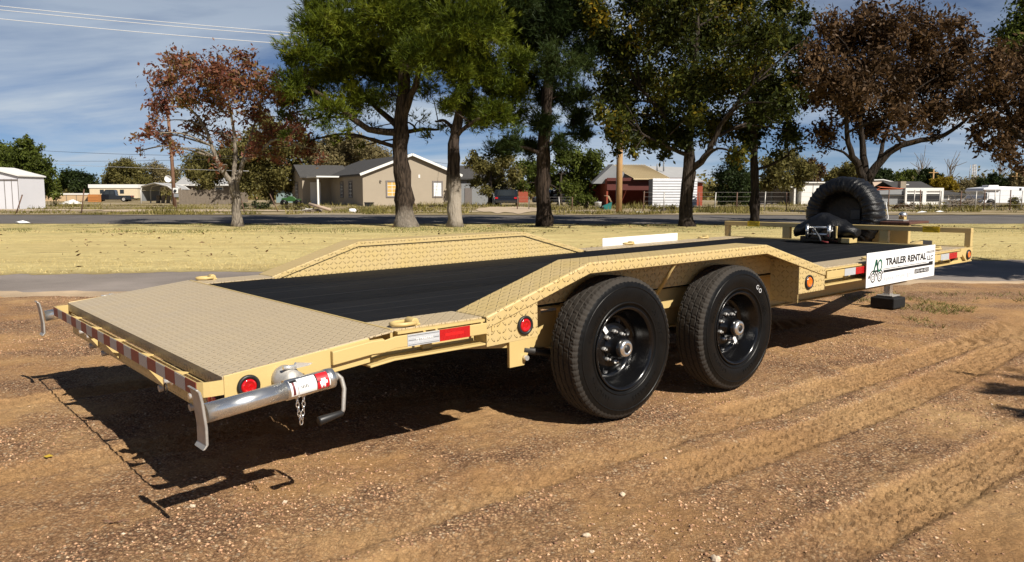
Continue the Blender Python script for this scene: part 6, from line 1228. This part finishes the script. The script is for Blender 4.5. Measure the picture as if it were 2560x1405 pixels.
# power lines
def wire(label, a, b, D0, D1, sag, mt, r_=.018, group='overhead power lines'):
    A = at(*a, D0); Bq = at(*b, D1); d = Bq - A; A2 = A - d * .8; B2 = Bq + d * .5; m = MB(); pts = []
    for i in range(33): t = i / 32; p = A2.lerp(B2, t); pts.append(p - Vector((0, 0, sag * 4 * t * (1 - t))) - A2)
    rt = m.tube(pts, r_, 6, True).build('power_line', mt, None, fix=False); rt.location = A2; tag(rt, label, 'power line', group)
wire('topmost bright power line over the red-leaved tree', (0, 2), (775, 76), 44, 46, .3, WIREM); wire('second bright power line, close under the topmost one', (0, 12), (775, 84), 45, 47, .3, WIREM); wire('lowest of the three bright power lines over the red-leaved tree', (0, 34), (700, 99), 44, 46, .3, WIREM)
wire('dark cable above the tan fence running to the brown pole', (145, 374), (435, 384), 75, 62, .2, WIRED, .016); wire('thin dark cable just below the other dark cable', (150, 398), (430, 396), 78, 62, .2, WIRED, .014); wire('bright thin cable crossing in front of the olive tree', (150, 409), (430, 420), 78, 64, .1, WIREM, .016); wire('cable running over the stucco house roof', (1060, 401), (1125, 410), 70, 66, .02, WIRED, .014)
# a few things on the dirt
B = thing('fallen_leaf', 'single yellow fallen leaf on the dirt left of the trailer tail', 'leaf', (0, 0, 0)); 
def gpt(u, v):
    x = (u - 1280) / F; y = -(v - 702.5) / F; c, s_ = math.cos(CP), math.sin(CP); d = Vector((x, c + y * s_, -s_ + y * c)); t = -CH / d.z; p = Vector((0, 0, CH)) + d * t; p.z = float(ground_h(p.x, p.y)); return p
B.location = gpt(120, 1140); m = MB(); m.add([(-.022, 0, .006), (0, .012, .012), (.026, 0, .008), (0, -.012, .004)], [(0, 3, 2, 1)]); m.build('blade', plain('yellow_leaf', (.45, .30, .03), .6), B)
for i, (u, v, s_, lab) in enumerate(((1466, 1330, .017, 'pale stone at the near edge of the dirt'), (1556, 1225, .015, 'pale stone between the tyre tracks'), (1790, 1387, .019, 'pale stone by the curved wheel ruts'), (480, 1256, .013, 'pale stone at the tip of the jack foot shadow'), (712, 1247, .012, 'pale stone in front of the rear jack handle'), (2180, 1068, .010, 'pale stone beyond the tyre tracks'), (1480, 1368, .009, 'small pale stone close to the near edge of the dirt'))):
    p = gpt(u, v); r_ = np.random.default_rng(i); rt = thing('stone', lab, 'stone', p, i, 'pale stones on the dirt'); m = MB(); vs = []; 
    for a in range(8):
        for b in range(4): th_ = math.pi * (b + .5) / 4; q = s_ * (1 + .18 * r_.normal()); vs.append((q * math.sin(th_) * math.cos(a * .785), .8 * q * math.sin(th_) * math.sin(a * .785), .6 * q * math.cos(th_) + s_ * .3))
    fs = [(a * 4 + b, a * 4 + b + 1, ((a + 1) % 8) * 4 + b + 1, ((a + 1) % 8) * 4 + b) for a in range(8) for b in range(3)] + [tuple(a * 4 for a in range(8)), tuple(a * 4 + 3 for a in range(8))[::-1]]
    m.add(vs, fs); m.build('body', plain('pale_stone', (.55, .44, .32), .85), rt, .001)
rt = thing('dry_twig', 'sprawling dead twig on the dirt in front of the trailer tail', 'twig', gpt(285, 1297)); m = MB()
for dx_, dy_ in ((-.05, .008), (-.035, -.01), (.05, .02), (.06, .0), (.03, -.012), (-.015, -.02)): m.tube([(0, 0, .004), (dx_ * .6, dy_ * .6, .012), (dx_, dy_, .010)], .0018, 4)
m.build('stems', BRWOOD, rt, fix=False)
